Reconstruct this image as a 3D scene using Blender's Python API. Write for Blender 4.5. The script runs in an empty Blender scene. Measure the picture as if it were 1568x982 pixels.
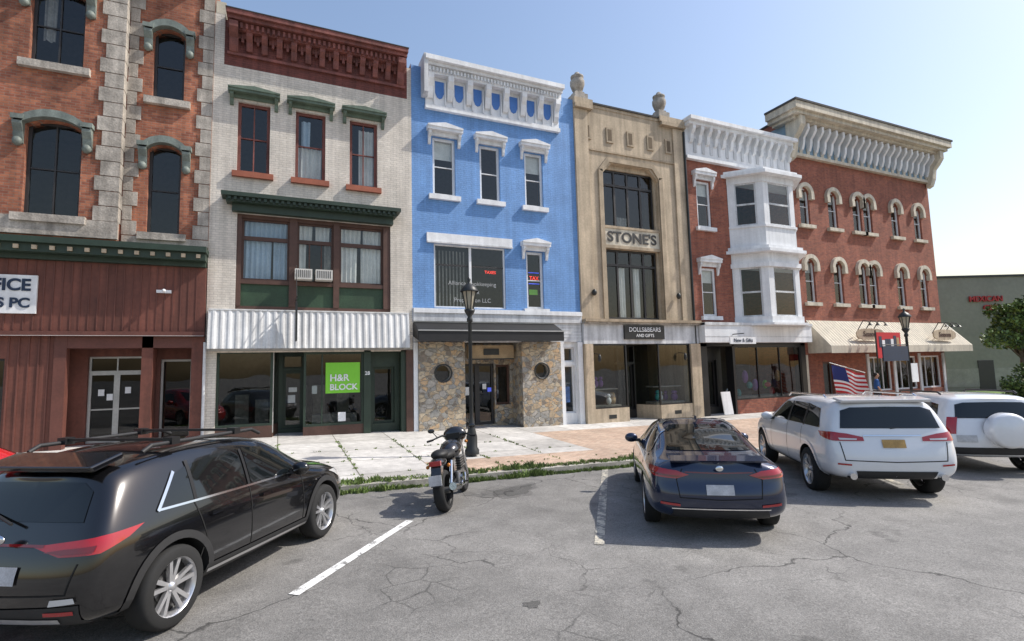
import bpy, bmesh, math, random
from mathutils import Vector, Matrix
from mathutils.bvhtree import BVHTree
from mathutils.geometry import delaunay_2d_cdt
random.seed(7)
SC=bpy.context.scene
COL=SC.collection
rad=math.radians
# ------------------------------------------------------------------ materials
MATS={}
def mat(name,col,rough=.75,var=.12,sc=1.5,bump=0.0,bs=60,brick=None,metal=0,coat=0,streak=0,emit=0,worn=None):
    if name in MATS: return MATS[name]
    m=bpy.data.materials.new(name);m.use_nodes=True;nt=m.node_tree;N=nt.nodes;L=nt.links
    b=N['Principled BSDF'];b.inputs['Roughness'].default_value=rough;b.inputs['Metallic'].default_value=metal
    if coat: b.inputs['Coat Weight'].default_value=coat;b.inputs['Coat Roughness'].default_value=.03
    tc=N.new('ShaderNodeTexCoord');last=None
    rgb=N.new('ShaderNodeRGB');rgb.outputs[0].default_value=(*col,1);last=rgb.outputs[0]
    hb=None
    if brick:
        c2,mo,bw,bh=brick
        sx=N.new('ShaderNodeSeparateXYZ');L.new(tc.outputs['Object'],sx.inputs[0])
        ad=N.new('ShaderNodeMath');L.new(sx.outputs[0],ad.inputs[0]);L.new(sx.outputs[1],ad.inputs[1])
        cx=N.new('ShaderNodeCombineXYZ');L.new(ad.outputs[0],cx.inputs[0]);L.new(sx.outputs[2],cx.inputs[1])
        bt=N.new('ShaderNodeTexBrick');bt.inputs['Scale'].default_value=1;bt.inputs['Brick Width'].default_value=bw;bt.inputs['Row Height'].default_value=bh
        bt.inputs['Mortar Size'].default_value=.007;bt.inputs['Mortar Smooth'].default_value=.3
        bt.inputs['Color1'].default_value=(*col,1);bt.inputs['Color2'].default_value=(*c2,1);bt.inputs['Mortar'].default_value=(*mo,1)
        L.new(cx.outputs[0],bt.inputs['Vector']);last=bt.outputs['Color'];hb=bt.outputs['Fac']
    def mul(fac_socket,lo,hi,p0=.3,p1=.7):
        nonlocal last
        mr=N.new('ShaderNodeMapRange');mr.inputs['From Min'].default_value=p0;mr.inputs['From Max'].default_value=p1
        mr.inputs['To Min'].default_value=lo;mr.inputs['To Max'].default_value=hi;L.new(fac_socket,mr.inputs[0])
        vm=N.new('ShaderNodeVectorMath');vm.operation='SCALE';L.new(last,vm.inputs[0]);L.new(mr.outputs[0],vm.inputs['Scale']);last=vm.outputs[0]
    if worn:
        n=N.new('ShaderNodeTexNoise');n.inputs['Scale'].default_value=9;n.inputs['Detail'].default_value=8;n.inputs['Roughness'].default_value=.75;L.new(tc.outputs['Object'],n.inputs['Vector'])
        mr=N.new('ShaderNodeMapRange');mr.inputs['From Min'].default_value=worn-.03;mr.inputs['From Max'].default_value=worn+.05;L.new(n.outputs[0],mr.inputs[0])
        mx=N.new('ShaderNodeMix');mx.data_type='RGBA';L.new(mr.outputs[0],mx.inputs[0]);L.new(last,mx.inputs[6]);mx.inputs[7].default_value=(.2,.195,.185,1);last=mx.outputs[2]
    if var:
        for s,v in ((sc,var),(sc*9,var*.7),(sc*.22,var*.6)):
            n=N.new('ShaderNodeTexNoise');n.inputs['Scale'].default_value=s;n.inputs['Detail'].default_value=5;L.new(tc.outputs['Object'],n.inputs['Vector']);mul(n.outputs[0],1-v,1+v)
    if streak:
        mp=N.new('ShaderNodeMapping');mp.inputs['Scale'].default_value=(5,5,.35);L.new(tc.outputs['Object'],mp.inputs[0])
        n=N.new('ShaderNodeTexNoise');n.inputs['Scale'].default_value=1;n.inputs['Detail'].default_value=6;L.new(mp.outputs[0],n.inputs['Vector']);mul(n.outputs[0],1-streak,1.0,.35,.6)
    L.new(last,b.inputs['Base Color'])
    if emit:
        L.new(last,b.inputs['Emission Color']);b.inputs['Emission Strength'].default_value=emit
    if bump:
        n=N.new('ShaderNodeTexNoise');n.inputs['Scale'].default_value=bs;n.inputs['Detail'].default_value=4;L.new(tc.outputs['Object'],n.inputs['Vector'])
        bp=N.new('ShaderNodeBump');bp.inputs['Strength'].default_value=bump;bp.inputs['Distance'].default_value=.02;L.new(n.outputs[0],bp.inputs['Height'])
        if hb:
            b2=N.new('ShaderNodeBump');b2.invert=True;b2.inputs['Strength'].default_value=.6;b2.inputs['Distance'].default_value=.01
            L.new(hb,b2.inputs['Height']);L.new(bp.outputs[0],b2.inputs['Normal']);L.new(b2.outputs[0],b.inputs['Normal'])
        else: L.new(bp.outputs[0],b.inputs['Normal'])
    MATS[name]=m;return m
def glassmat(name,tint,r0):
    m=bpy.data.materials.new(name);m.use_nodes=True;nt=m.node_tree;N=nt.nodes;L=nt.links;N.clear()
    t=N.new('ShaderNodeBsdfTransparent');t.inputs[0].default_value=(*tint,1)
    g=N.new('ShaderNodeBsdfGlossy');g.inputs['Roughness'].default_value=0
    ge=N.new('ShaderNodeNewGeometry');dt=N.new('ShaderNodeVectorMath');dt.operation='DOT_PRODUCT';L.new(ge.outputs['Normal'],dt.inputs[0]);L.new(ge.outputs['Incoming'],dt.inputs[1])
    def M_(op,a,b=None):
        q=N.new('ShaderNodeMath');q.operation=op
        for i,v in enumerate((a,b)):
            if v is None: continue
            if isinstance(v,(int,float)): q.inputs[i].default_value=v
            else: L.new(v,q.inputs[i])
        return q.outputs[0]
    c=M_('SUBTRACT',1.0,M_('ABSOLUTE',dt.outputs['Value']));F=M_('ADD',M_('MULTIPLY',M_('POWER',c,5.0),1-r0),r0)
    n=N.new('ShaderNodeTexNoise');n.inputs['Scale'].default_value=.9;n.inputs['Detail'].default_value=1
    tc=N.new('ShaderNodeTexCoord');L.new(tc.outputs['Object'],n.inputs['Vector'])
    bp=N.new('ShaderNodeBump');bp.inputs['Strength'].default_value=.12;bp.inputs['Distance'].default_value=.05;L.new(n.outputs[0],bp.inputs['Height']);L.new(bp.outputs[0],g.inputs['Normal'])
    mx=N.new('ShaderNodeMixShader');o=N.new('ShaderNodeOutputMaterial')
    L.new(F,mx.inputs[0]);L.new(t.outputs[0],mx.inputs[1]);L.new(g.outputs[0],mx.inputs[2]);L.new(mx.outputs[0],o.inputs[0]);return m
GLASS=glassmat('window_glass',(.78,.82,.82),.07)
SHOP=glassmat('shop_glass',(.66,.7,.68),.09)
DOORG=glassmat('door_glass',(.3,.32,.3),.05)
brickR=mat('red_brick',(.36,.115,.065),.85,.18,1.2,.3,brick=((.25,.075,.048),(.22,.14,.11),.21,.072),streak=.2)
brickO=mat('orange_brick',(.43,.16,.085),.85,.24,1.0,.3,brick=((.25,.08,.047),(.26,.18,.135),.21,.072),streak=.28)
brickW=mat('cream_painted_brick',(.72,.66,.58),.8,.1,1.3,.4,brick=((.65,.595,.52),(.52,.475,.42),.21,.072),streak=.18)
brickB=mat('blue_painted_brick',(.165,.34,.66),.7,.1,1.3,.4,brick=((.15,.315,.62),(.12,.26,.54),.21,.072),streak=.14)
brickD=mat('maroon_painted_brick',(.19,.055,.042),.8,.18,1.5,.3,brick=((.15,.045,.034),(.11,.032,.026),.21,.072),streak=.3)
blueD=mat('deep_blue_paint',(.07,.19,.5),.7,.1,2)
maroon=mat('maroon_paint',(.21,.07,.055),.7,.25,3,.1,streak=.4)
stoneG=mat('grey_stone',(.42,.38,.33),.9,.28,3,.5,20,streak=.35)
stoneT=mat('tan_terracotta',(.52,.42,.30),.85,.15,1.5,.25,30,streak=.28)
stoneT2=mat('tan_terracotta_dark',(.42,.335,.235),.85,.17,2,.25,30,streak=.25)  # darker tan for mouldings, panel surrounds and parapet bands
stoneC=mat('cream_trim',(.62,.56,.45),.8,.14,2,.1,streak=.25)
white=mat('white_paint',(.78,.79,.80),.6,.07,2,.05,streak=.14)
whiteD=mat('weathered_white',(.64,.65,.66),.7,.12,2,.1,streak=.3)
green=mat('dark_green_paint',(.022,.04,.026),.5,.15,3,.05)
greenG=mat('sage_green_paint',(.12,.165,.12),.6,.2,3,.05,streak=.25)
hoodG=mat('grey_green_paint',(.19,.22,.195),.6,.22,3,.05,streak=.3)
greenP=mat('panel_green',(.028,.06,.03),.55,.25,2,.05)
brown=mat('dark_brown_frame',(.085,.042,.03),.6,.18,3,.05)
siding=mat('redbrown_siding',(.155,.052,.035),.7,.2,1.2,.1,streak=.35)
sidingD=mat('redbrown_trim',(.12,.042,.03),.65,.15,2,.05)
black=mat('black_satin',(.012,.012,.013),.4,.1,3)
iron=mat('black_iron',(.018,.02,.02),.45,.15,6,.1)
darkf=mat('dark_window_frame',(.03,.028,.028),.5,.1,3)
redsill=mat('red_sill',(.32,.1,.055),.7,.15,3)
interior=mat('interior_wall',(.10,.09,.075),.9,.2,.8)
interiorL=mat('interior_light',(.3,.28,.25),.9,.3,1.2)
curtain=mat('curtain_cloth',(.78,.76,.72),.9,.12,2)
curtB=mat('blue_curtain',(.46,.56,.66),.9,.12,2)
alu=mat('aluminium_frame',(.42,.42,.41),.4,.1,3,metal=.5)
roofm=mat('roof_membrane',(.06,.06,.06),.9,.2,.5)
def fieldstone():
    m=bpy.data.materials.new('fieldstone');m.use_nodes=True;nt=m.node_tree;N=nt.nodes;L=nt.links;b=N['Principled BSDF'];b.inputs['Roughness'].default_value=.85
    tc=N.new('ShaderNodeTexCoord')
    dn=N.new('ShaderNodeTexNoise');dn.inputs['Scale'].default_value=5;L.new(tc.outputs['Object'],dn.inputs['Vector'])
    ds=N.new('ShaderNodeVectorMath');ds.operation='SCALE';ds.inputs['Scale'].default_value=.16;L.new(dn.outputs['Color'],ds.inputs[0])
    da=N.new('ShaderNodeVectorMath');L.new(tc.outputs['Object'],da.inputs[0]);L.new(ds.outputs[0],da.inputs[1])
    mp=N.new('ShaderNodeMapping');mp.inputs['Scale'].default_value=(1,1,1.35);L.new(da.outputs[0],mp.inputs[0])
    v=N.new('ShaderNodeTexVoronoi');v.inputs['Scale'].default_value=4.6;e=N.new('ShaderNodeTexVoronoi');e.feature='DISTANCE_TO_EDGE';e.inputs['Scale'].default_value=4.6
    for q in (v,e): L.new(mp.outputs[0],q.inputs['Vector'])
    sp=N.new('ShaderNodeSeparateColor');L.new(v.outputs['Color'],sp.inputs[0])
    cr=N.new('ShaderNodeValToRGB');L.new(sp.outputs[0],cr.inputs[0]);E=cr.color_ramp.elements
    cr.color_ramp.interpolation='CONSTANT'
    cols=[(.40,.31,.21),(.28,.27,.25),(.47,.39,.28),(.22,.185,.15),(.38,.35,.31),(.47,.33,.2)]
    E[0].color=(*cols[0],1);E[1].position=.17;E[1].color=(*cols[1],1)
    for i in range(2,6): x=E.new(i/6);x.color=(*cols[i],1)
    er=N.new('ShaderNodeMapRange');er.inputs['From Min'].default_value=.02;er.inputs['From Max'].default_value=.06;L.new(e.outputs['Distance'],er.inputs[0])
    mx=N.new('ShaderNodeMix');mx.data_type='RGBA';L.new(er.outputs[0],mx.inputs[0]);mx.inputs[6].default_value=(.42,.39,.33,1);L.new(cr.outputs[0],mx.inputs[7])
    n=N.new('ShaderNodeTexNoise');n.inputs['Scale'].default_value=14;L.new(tc.outputs['Object'],n.inputs['Vector'])
    mr=N.new('ShaderNodeMapRange');mr.inputs['To Min'].default_value=.5;mr.inputs['To Max'].default_value=1.5;L.new(n.outputs[0],mr.inputs[0])
    vm=N.new('ShaderNodeVectorMath');vm.operation='SCALE';L.new(mx.outputs[2],vm.inputs[0]);L.new(mr.outputs[0],vm.inputs['Scale']);L.new(vm.outputs[0],b.inputs['Base Color'])
    bp=N.new('ShaderNodeBump');bp.inputs['Strength'].default_value=.9;bp.inputs['Distance'].default_value=.05;L.new(er.outputs[0],bp.inputs['Height']);L.new(bp.outputs[0],b.inputs['Normal'])
    return m
fieldst=fieldstone()
# ------------------------------------------------------------------ builder
def empty(name,loc=(0,0,0),rz=0,scale=1):
    e=bpy.data.objects.new(name,None);COL.objects.link(e);e.location=loc;e.rotation_euler=(0,0,rz);e.scale=(scale,)*3;e.empty_display_size=.3;return e
class G:
    def __init__(s,name,loc=(0,0,0),rz=0,scale=1):
        s.e=empty(name,loc,rz,scale);s.p={}
    def part(s,n): return s.p.setdefault(n,([],[],[],[]))
    def add(s,part,m,verts,faces,smooth=False):
        V,F,MI,SM=s.part(part);o=len(V);V.extend(verts)
        for f in faces: F.append([i+o for i in f]);MI.append(m);SM.append(smooth)
    def box(s,part,m,x0,x1,y0,y1,z0,z1):
        if x0>x1:x0,x1=x1,x0
        if y0>y1:y0,y1=y1,y0
        if z0>z1:z0,z1=z1,z0
        v=[(x,y,z) for x in (x0,x1) for y in (y0,y1) for z in (z0,z1)]
        s.add(part,m,v,[(0,1,3,2),(4,6,7,5),(0,4,5,1),(2,3,7,6),(0,2,6,4),(1,5,7,3)])
    def poly(s,part,m,pts): s.add(part,m,list(pts),[list(range(len(pts)))])
    def prism(s,part,m,pts,a0,a1,axis='y'):
        n=len(pts)
        mk={'y':lambda p,a:(p[0],a,p[1]),'x':lambda p,a:(a,p[0],p[1]),'z':lambda p,a:(p[0],p[1],a)}[axis]
        v=[mk(p,a0) for p in pts]+[mk(p,a1) for p in pts]
        s.add(part,m,v,[list(range(n))[::-1],list(range(n,2*n))]+[(i,(i+1)%n,n+(i+1)%n,n+i) for i in range(n)])
    def cyl(s,part,m,p0,p1,r0,r1=None,n=12,caps=True):
        r1=r0 if r1 is None else r1
        p0=Vector(p0);p1=Vector(p1);d=(p1-p0).normalized();a=d.orthogonal().normalized();b=d.cross(a)
        v=[]
        for p,r in((p0,r0),(p1,r1)):
            for i in range(n):
                t=2*math.pi*i/n;v.append(tuple(p+a*math.cos(t)*r+b*math.sin(t)*r))
        s.add(part,m,v,[(i,(i+1)%n,n+(i+1)%n,n+i) for i in range(n)],True)
        if caps: s.add(part,m,v,[list(range(n))[::-1],list(range(n,2*n))])
    def tube(s,part,m,pts,r,n=10):
        for a,b in zip(pts,pts[1:]): s.cyl(part,m,a,b,r,n=n)
        for p in pts[1:-1]: s.ball(part,m,p,(r,r,r),8,5)
    def ball(s,part,m,c,r,nu=16,nv=10,rot=None):
        v=[];f=[]
        for j in range(nv+1):
            ph=math.pi*j/nv
            for i in range(nu):
                th=2*math.pi*i/nu
                q=Vector((r[0]*math.sin(ph)*math.cos(th),r[1]*math.sin(ph)*math.sin(th),r[2]*math.cos(ph)))
                if rot: q=rot@q
                v.append((c[0]+q.x,c[1]+q.y,c[2]+q.z))
        for j in range(nv):
            for i in range(nu):
                f.append((j*nu+i,(j+1)*nu+i,(j+1)*nu+(i+1)%nu,j*nu+(i+1)%nu))
        s.add(part,m,v,f,True)
    def lathe(s,part,m,c,prof,axis='z',n=24,smooth=True):
        v=[];f=[]
        for (r,h) in prof:
            for i in range(n):
                t=2*math.pi*i/n;a,b=r*math.cos(t),r*math.sin(t)
                v.append({'z':(c[0]+a,c[1]+b,c[2]+h),'y':(c[0]+a,c[1]+h,c[2]+b),'x':(c[0]+h,c[1]+a,c[2]+b)}[axis])
        for j in range(len(prof)-1):
            for i in range(n): f.append((j*n+i,j*n+(i+1)%n,(j+1)*n+(i+1)%n,(j+1)*n+i))
        s.add(part,m,v,f,smooth)
    def text(s,part,m,body,x,y,z,size,ext=.01,rot=(math.pi/2,0,0),align='CENTER',sx=1,bold=.02):
        c=bpy.data.curves.new(part,'FONT');c.body=body;c.size=size;c.extrude=ext;c.offset=size*bold;c.align_x=align;c.align_y='CENTER';c.materials.append(m)
        o=bpy.data.objects.new(part,c);COL.objects.link(o);o.location=(x,y,z);o.rotation_euler=rot;o.scale=(sx,1,1);o.parent=s.e
    def done(s,bevel=0):
        for n,(V,F,MI,SM) in s.p.items():
            me=bpy.data.meshes.new(n);me.from_pydata(V,[],F);ms=[]
            for m in MI:
                if m not in ms: ms.append(m)
            for m in ms: me.materials.append(m)
            me.polygons.foreach_set('material_index',[ms.index(m) for m in MI]);me.polygons.foreach_set('use_smooth',SM)
            bm=bmesh.new();bm.from_mesh(me);bmesh.ops.recalc_face_normals(bm,faces=bm.faces);bm.to_mesh(me);bm.free()
            o=bpy.data.objects.new(n,me);COL.objects.link(o);o.parent=s.e
            if bevel and n in bevel:
                b=o.modifiers.new('b','BEVEL');b.width=bevel[n];b.segments=2;b.limit_method='ANGLE'
        return s.e
# ------------------------------------------------------------------ terrain
def zs(x): return -.02*max(-15,min(16,x))
def zw(x):
    P=[(-60,.5),(-2,.42),(4,.25),(8,.12),(16,.0),(38,-.1),(100,-.1)]
    for (a,za),(b,zb) in zip(P,P[1:]):
        if x<=b: return za+(zb-za)*(x-a)/(b-a)
    return -.1
def asphalt_mat(name='asphalt',tone=1.0):
    m=bpy.data.materials.new(name);m.use_nodes=True;nt=m.node_tree;N=nt.nodes;L=nt.links;b=N['Principled BSDF'];b.inputs['Roughness'].default_value=.85
    tc=N.new('ShaderNodeTexCoord');P=tc.outputs['Object']
    rgb=N.new('ShaderNodeRGB');rgb.outputs[0].default_value=(.205*tone,.197*tone,.184*tone,1);last=rgb.outputs[0]
    def noise(s,d=6,vec=P):
        n=N.new('ShaderNodeTexNoise');n.inputs['Scale'].default_value=s;n.inputs['Detail'].default_value=d;L.new(vec,n.inputs['Vector']);return n
    def mr(sock,a,bb,c,d):
        q=N.new('ShaderNodeMapRange');q.inputs['From Min'].default_value=a;q.inputs['From Max'].default_value=bb;q.inputs['To Min'].default_value=c;q.inputs['To Max'].default_value=d;L.new(sock,q.inputs[0]);return q.outputs[0]
    def mul(f):
        nonlocal last
        v=N.new('ShaderNodeVectorMath');v.operation='SCALE';L.new(last,v.inputs[0]);L.new(f,v.inputs['Scale']);last=v.outputs[0]
    mul(mr(noise(.22).outputs[0],.3,.7,.74,1.24));mul(mr(noise(2.5).outputs[0],.3,.7,.86,1.14));mul(mr(noise(70,3).outputs[0],.3,.7,.62,1.38));mul(mr(noise(22,3).outputs[0],.3,.7,.86,1.14))
    mul(mr(noise(.55,4).outputs[0],.56,.66,1,.8));mul(mr(noise(1.3,6).outputs[0],.66,.7,1,.7))
    for sc,wd,seed,lo in((.27,.016,3.1,.34),(.9,.011,9.7,.45),(2.6,.012,5.3,.55)):
        dn=noise(1.6,6);vm=N.new('ShaderNodeVectorMath');vm.operation='SCALE';vm.inputs['Scale'].default_value=.8 if sc<2 else .3;L.new(dn.outputs['Color'],vm.inputs[0])
        va=N.new('ShaderNodeVectorMath');L.new(P,va.inputs[0]);L.new(vm.outputs[0],va.inputs[1])
        mp=N.new('ShaderNodeMapping');mp.inputs['Location'].default_value=(seed,seed*2,0);L.new(va.outputs[0],mp.inputs[0])
        vo=N.new('ShaderNodeTexVoronoi');vo.feature='DISTANCE_TO_EDGE';vo.voronoi_dimensions='2D';vo.inputs['Scale'].default_value=sc;L.new(mp.outputs[0],vo.inputs['Vector'])
        line=mr(vo.outputs['Distance'],wd*sc*.3,wd*sc*1.3,lo,1)
        mask=mr(noise(.5,4).outputs[0],.42,.52,0,1) if sc<.5 else mr(noise(.42 if sc<2 else .33,3).outputs[0],.54 if sc<2 else .6,.61 if sc<2 else .66,0,1)
        mx=N.new('ShaderNodeMix');L.new(mask,mx.inputs[0]);mx.inputs[2].default_value=1;L.new(line,mx.inputs[3]);mul(mx.outputs[0])
    L.new(last,b.inputs['Base Color'])
    bp=N.new('ShaderNodeBump');bp.inputs['Strength'].default_value=.6;bp.inputs['Distance'].default_value=.012;L.new(noise(90,2).outputs[0],bp.inputs['Height']);L.new(bp.outputs[0],b.inputs['Normal'])
    return m
def sidewalk_mat():
    m=bpy.data.materials.new('sidewalk_concrete');m.use_nodes=True;nt=m.node_tree;N=nt.nodes;L=nt.links;b=N['Principled BSDF'];b.inputs['Roughness'].default_value=.85
    tc=N.new('ShaderNodeTexCoord');P=tc.outputs['Object']
    def brick(w,h,c1,c2,mo,ms,off):
        t=N.new('ShaderNodeTexBrick');t.offset=off;t.inputs['Scale'].default_value=1;t.inputs['Brick Width'].default_value=w;t.inputs['Row Height'].default_value=h
        t.inputs['Color1'].default_value=(*c1,1);t.inputs['Color2'].default_value=(*c2,1);t.inputs['Mortar'].default_value=(*mo,1);t.inputs['Mortar Size'].default_value=ms;L.new(P,t.inputs['Vector']);return t.outputs['Color']
    a=brick(1.55,1.5,(.42,.40,.37),(.54,.52,.49),(.16,.15,.12),.014,0.0)
    c=brick(.2,.1,(.42,.29,.21),(.48,.36,.27),(.28,.23,.19),.006,.5)
    sx=N.new('ShaderNodeSeparateXYZ');L.new(P,sx.inputs[0])
    def M_(op,a,b=None,cc=None):
        q=N.new('ShaderNodeMath');q.operation=op
        for i,v in enumerate((a,b,cc)):
            if v is None: continue
            if isinstance(v,(int,float)): q.inputs[i].default_value=v
            else: L.new(v,q.inputs[i])
        return q.outputs[0]
    X,Y=sx.outputs[0],sx.outputs[1]
    band=M_('MULTIPLY',M_('GREATER_THAN',X,3.1),M_('LESS_THAN',Y,-5.25))
    field=M_('MULTIPLY',M_('GREATER_THAN',X,7.75),M_('LESS_THAN',Y,-1.5))
    cell=M_('MULTIPLY',M_('GREATER_THAN',M_('FRACT',M_('DIVIDE',X,4.65)),.66),M_('LESS_THAN',Y,-3.0))
    t=M_('MAXIMUM',band,M_('MAXIMUM',field,M_('MULTIPLY',cell,M_('GREATER_THAN',X,5))))
    mx=N.new('ShaderNodeMix');mx.data_type='RGBA';L.new(t,mx.inputs[0]);L.new(a,mx.inputs[6]);L.new(c,mx.inputs[7]);last=mx.outputs[2]
    for s,v in((.6,.18),(5,.16),(50,.16)):
        n=N.new('ShaderNodeTexNoise');n.inputs['Scale'].default_value=s;n.inputs['Detail'].default_value=5;L.new(P,n.inputs['Vector'])
        q=N.new('ShaderNodeMapRange');q.inputs['From Min'].default_value=.3;q.inputs['From Max'].default_value=.7;q.inputs['To Min'].default_value=1-v;q.inputs['To Max'].default_value=1+v;L.new(n.outputs[0],q.inputs[0])
        vv=N.new('ShaderNodeVectorMath');vv.operation='SCALE';L.new(last,vv.inputs[0]);L.new(q.outputs[0],vv.inputs['Scale']);last=vv.outputs[0]
    L.new(last,b.inputs['Base Color']);return m
asph=asphalt_mat();swm=sidewalk_mat();curbm=mat('curb_concrete',(.36,.34,.3),.85,.3,2,.2)
linem=mat('road_paint',(.76,.76,.74),.8,.15,7,0,worn=.55);liney=mat('faded_road_paint',(.52,.48,.39),.8,.15,6,0,worn=.49)
grassm=mat('grass_leaf',(.15,.21,.055),.7,.4,3);grass2=mat('lawn_grass',(.12,.2,.045),.9,.3,1.5,.6,30)
def sheet(name,xs,ys,zf,m):
    V=[(x,y,zf(x,y)) for x in xs for y in ys];n=len(ys)
    F=[(i*n+j,(i+1)*n+j,(i+1)*n+j+1,i*n+j+1) for i in range(len(xs)-1) for j in range(n-1)]
    me=bpy.data.meshes.new(name);me.from_pydata(V,[],F);me.materials.append(m);o=bpy.data.objects.new(name,me);COL.objects.link(o);return o
sheet('street_ground',[-600,-15,16,600],[-600,-6,600],lambda x,y:zs(x),asph)
CY=-6.75
g=G('sidewalk')
xs=[-40+i*1.0 for i in range(78)]
for a,b in zip(xs,xs[1:]):
    za,zb=zs(a)+.13,zs(b)+.13
    g.poly('kerb',curbm,[(a,CY-.16,za-.3),(b,CY-.16,zb-.3),(b,CY-.16,zb),(a,CY-.16,za)])
    g.poly('kerb',curbm,[(a,CY-.16,za),(b,CY-.16,zb),(b,CY,zb+.004),(a,CY,za+.004)])
    g.poly('paving',swm,[(a,CY,za+.004),(b,CY,zb+.004),(b,0,zw(b)),(a,0,zw(a))])
    g.poly('paving',swm,[(a,0,zw(a)),(b,0,zw(b)),(b,3,zw(b)+.02),(a,3,zw(a)+.02)])
g.done()
def stripe(name,x0,y0,x1,y1,w,m):
    g=G(name);d=Vector((x1-x0,y1-y0)).normalized();nx,ny=-d.y*w/2,d.x*w/2
    g.poly('paint',m,[(x,y,zs(x)+.008) for x,y in((x0+nx,y0+ny),(x1+nx,y1+ny),(x1-nx,y1-ny),(x0-nx,y0-ny))]);g.done()
stripe('parking_line_marking',.17,-11.40,1.84,-9.26,.12,linem)
stripe('parking_line_marking',3.80,-11.41,6.9,-6.98,.13,liney)
stripe('parking_line_marking',7.6,-10.9,10.4,-6.98,.13,liney)
stripe('parking_line_marking',11.1,-10.9,13.9,-6.98,.13,liney)
def blotch(name,cx,cy,rx,ry,m,ang=0,dz=.004,jag=.18):
    V=[];n=40
    for i in range(n):
        t=2*math.pi*i/n;r=1+jag*math.sin(3*t+1)+jag*.6*math.sin(7*t)+random.uniform(-.06,.06);x,y=rx*r*math.cos(t),ry*r*math.sin(t)
        X=cx+x*math.cos(ang)-y*math.sin(ang);V.append((X,cy+x*math.sin(ang)+y*math.cos(ang),zs(X)+dz))
    me=bpy.data.meshes.new(name);me.from_pydata(V,[],[list(range(n))]);me.materials.append(m);o=bpy.data.objects.new(name,me);COL.objects.link(o)
dk=asphalt_mat('stained_asphalt',.5);dk2=asphalt_mat('faint_stained_asphalt',.75)
blotch('oil_stain',4.05,-8.1,.7,.38,dk2,.5);blotch('oil_stain',4.1,-8.1,.5,.26,dk,.5,.008)
blotch('oil_stain',2.25,-12.6,.09,.07,dk,.2)
# weeds at the kerb and in joints
def weeds(name,spots,m):
    V=[];F=[]
    for (x,y,z,n,r,h) in spots:
        for _ in range(n):
            a=random.uniform(0,6.28);q=r*math.sqrt(random.random());bx,by=x+q*math.cos(a),y+q*math.sin(a);hh=h*random.uniform(.4,1.1);t=random.uniform(0,6.28);w=random.uniform(.005,.014);lx,ly=random.uniform(-.7,.7)*hh,random.uniform(-.7,.7)*hh
            o=len(V);c,s=math.cos(t)*w,math.sin(t)*w
            V+= [(bx-c,by-s,z),(bx+c,by+s,z),(bx+lx*.5+c,by+ly*.5+s,z+hh*.7),(bx+lx,by+ly,z+hh),(bx+lx*.5-c,by+ly*.5-s,z+hh*.7)];F.append((o,o+1,o+2,o+3,o+4))
    me=bpy.data.meshes.new(name);me.from_pydata(V,[],F);me.materials.append(m);o=bpy.data.objects.new(name,me);COL.objects.link(o)
sp=[]
for i in range(1500):
    x=random.uniform(-4,9.6);d=.5+.5*math.sin(x*1.7)+.4*math.sin(x*4.1)
    if random.random()<.6+.4*d:
        k=random.random()
        if k<.5: sp.append((x,CY-.2+random.uniform(-.07,.03),zs(x),16,.06,.06+.11*max(0,d)*random.random()))
        else: sp.append((x,CY+random.uniform(-.1,.2),zs(x)+.13,12,.07,.05+.10*max(0,d)*random.random()))
for i in range(150):
    x=random.choice([0,1.55,3.1,4.65,6.2])+random.uniform(-.03,.03);y=random.uniform(-6.5,-1.5);sp.append((x,y,zs(x)+.13+(y-CY)/6.75*(zw(x)-zs(x)-.13),6,.04,.045))
for i in range(60):
    x=random.uniform(-1,8);y=random.choice([-6.0,-4.5,-3.0])+random.uniform(-.03,.03);sp.append((x,y,zs(x)+.13+(y-CY)/6.75*(zw(x)-zs(x)-.13),6,.04,.04))
weeds('kerb_grass',sp,grassm)
# ------------------------------------------------------------------ building helpers
def wall(g,m,x0,x1,z0,z1,y,ops,depth=.3,part='front_wall',rm=None):
    rm=rm or m
    X=sorted({x0,x1,*[v for o in ops for v in o[:2]]});Z=sorted({z0,z1,*[v for o in ops for v in o[2:4]]})
    X=[v for v in X if x0<=v<=x1];Z=[v for v in Z if z0<=v<=z1]
    for a,b in zip(X,X[1:]):
        for c,d in zip(Z,Z[1:]):
            cx,cz=(a+b)/2,(c+d)/2
            if any(o[0]<cx<o[1] and o[2]<cz<o[3] for o in ops): continue
            g.poly(part,m,[(a,y,c),(b,y,c),(b,y,d),(a,y,d)])
    for o in ops:
        a,b,c,d=o[:4]
        for q in ([(a,y,c),(a,y+depth,c),(a,y+depth,d),(a,y,d)],[(b,y,c),(b,y,d),(b,y+depth,d),(b,y+depth,c)],[(a,y,c),(b,y,c),(b,y+depth,c),(a,y+depth,c)],[(a,y,d),(a,y+depth,d),(b,y+depth,d),(b,y,d)]): g.poly('reveals',rm,q)
def shell(g,m,x0,x1,zt,depth=16,floors=(3.7,7.7),back=3.2):
    x0+=.006;x1-=.006;zb=-.7
    g.poly('side_wall',m,[(x0,0,zb),(x0,depth,zb),(x0,depth,zt),(x0,0,zt)]);g.poly('side_wall',m,[(x1,0,zb),(x1,depth,zb),(x1,depth,zt),(x1,0,zt)])
    g.poly('back_wall',m,[(x0,depth,zb),(x1,depth,zb),(x1,depth,zt),(x0,depth,zt)])
    g.poly('roof',roofm,[(x0,.0,zt-.35),(x1,.0,zt-.35),(x1,depth,zt-.35),(x0,depth,zt-.35)])
    a,b=x0+.03,x1-.03
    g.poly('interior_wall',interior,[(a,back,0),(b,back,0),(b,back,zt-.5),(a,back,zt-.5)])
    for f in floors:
        g.box('floor_slab',interior,a,b,.31,back-.01,f-.1,f+.1)
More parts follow.
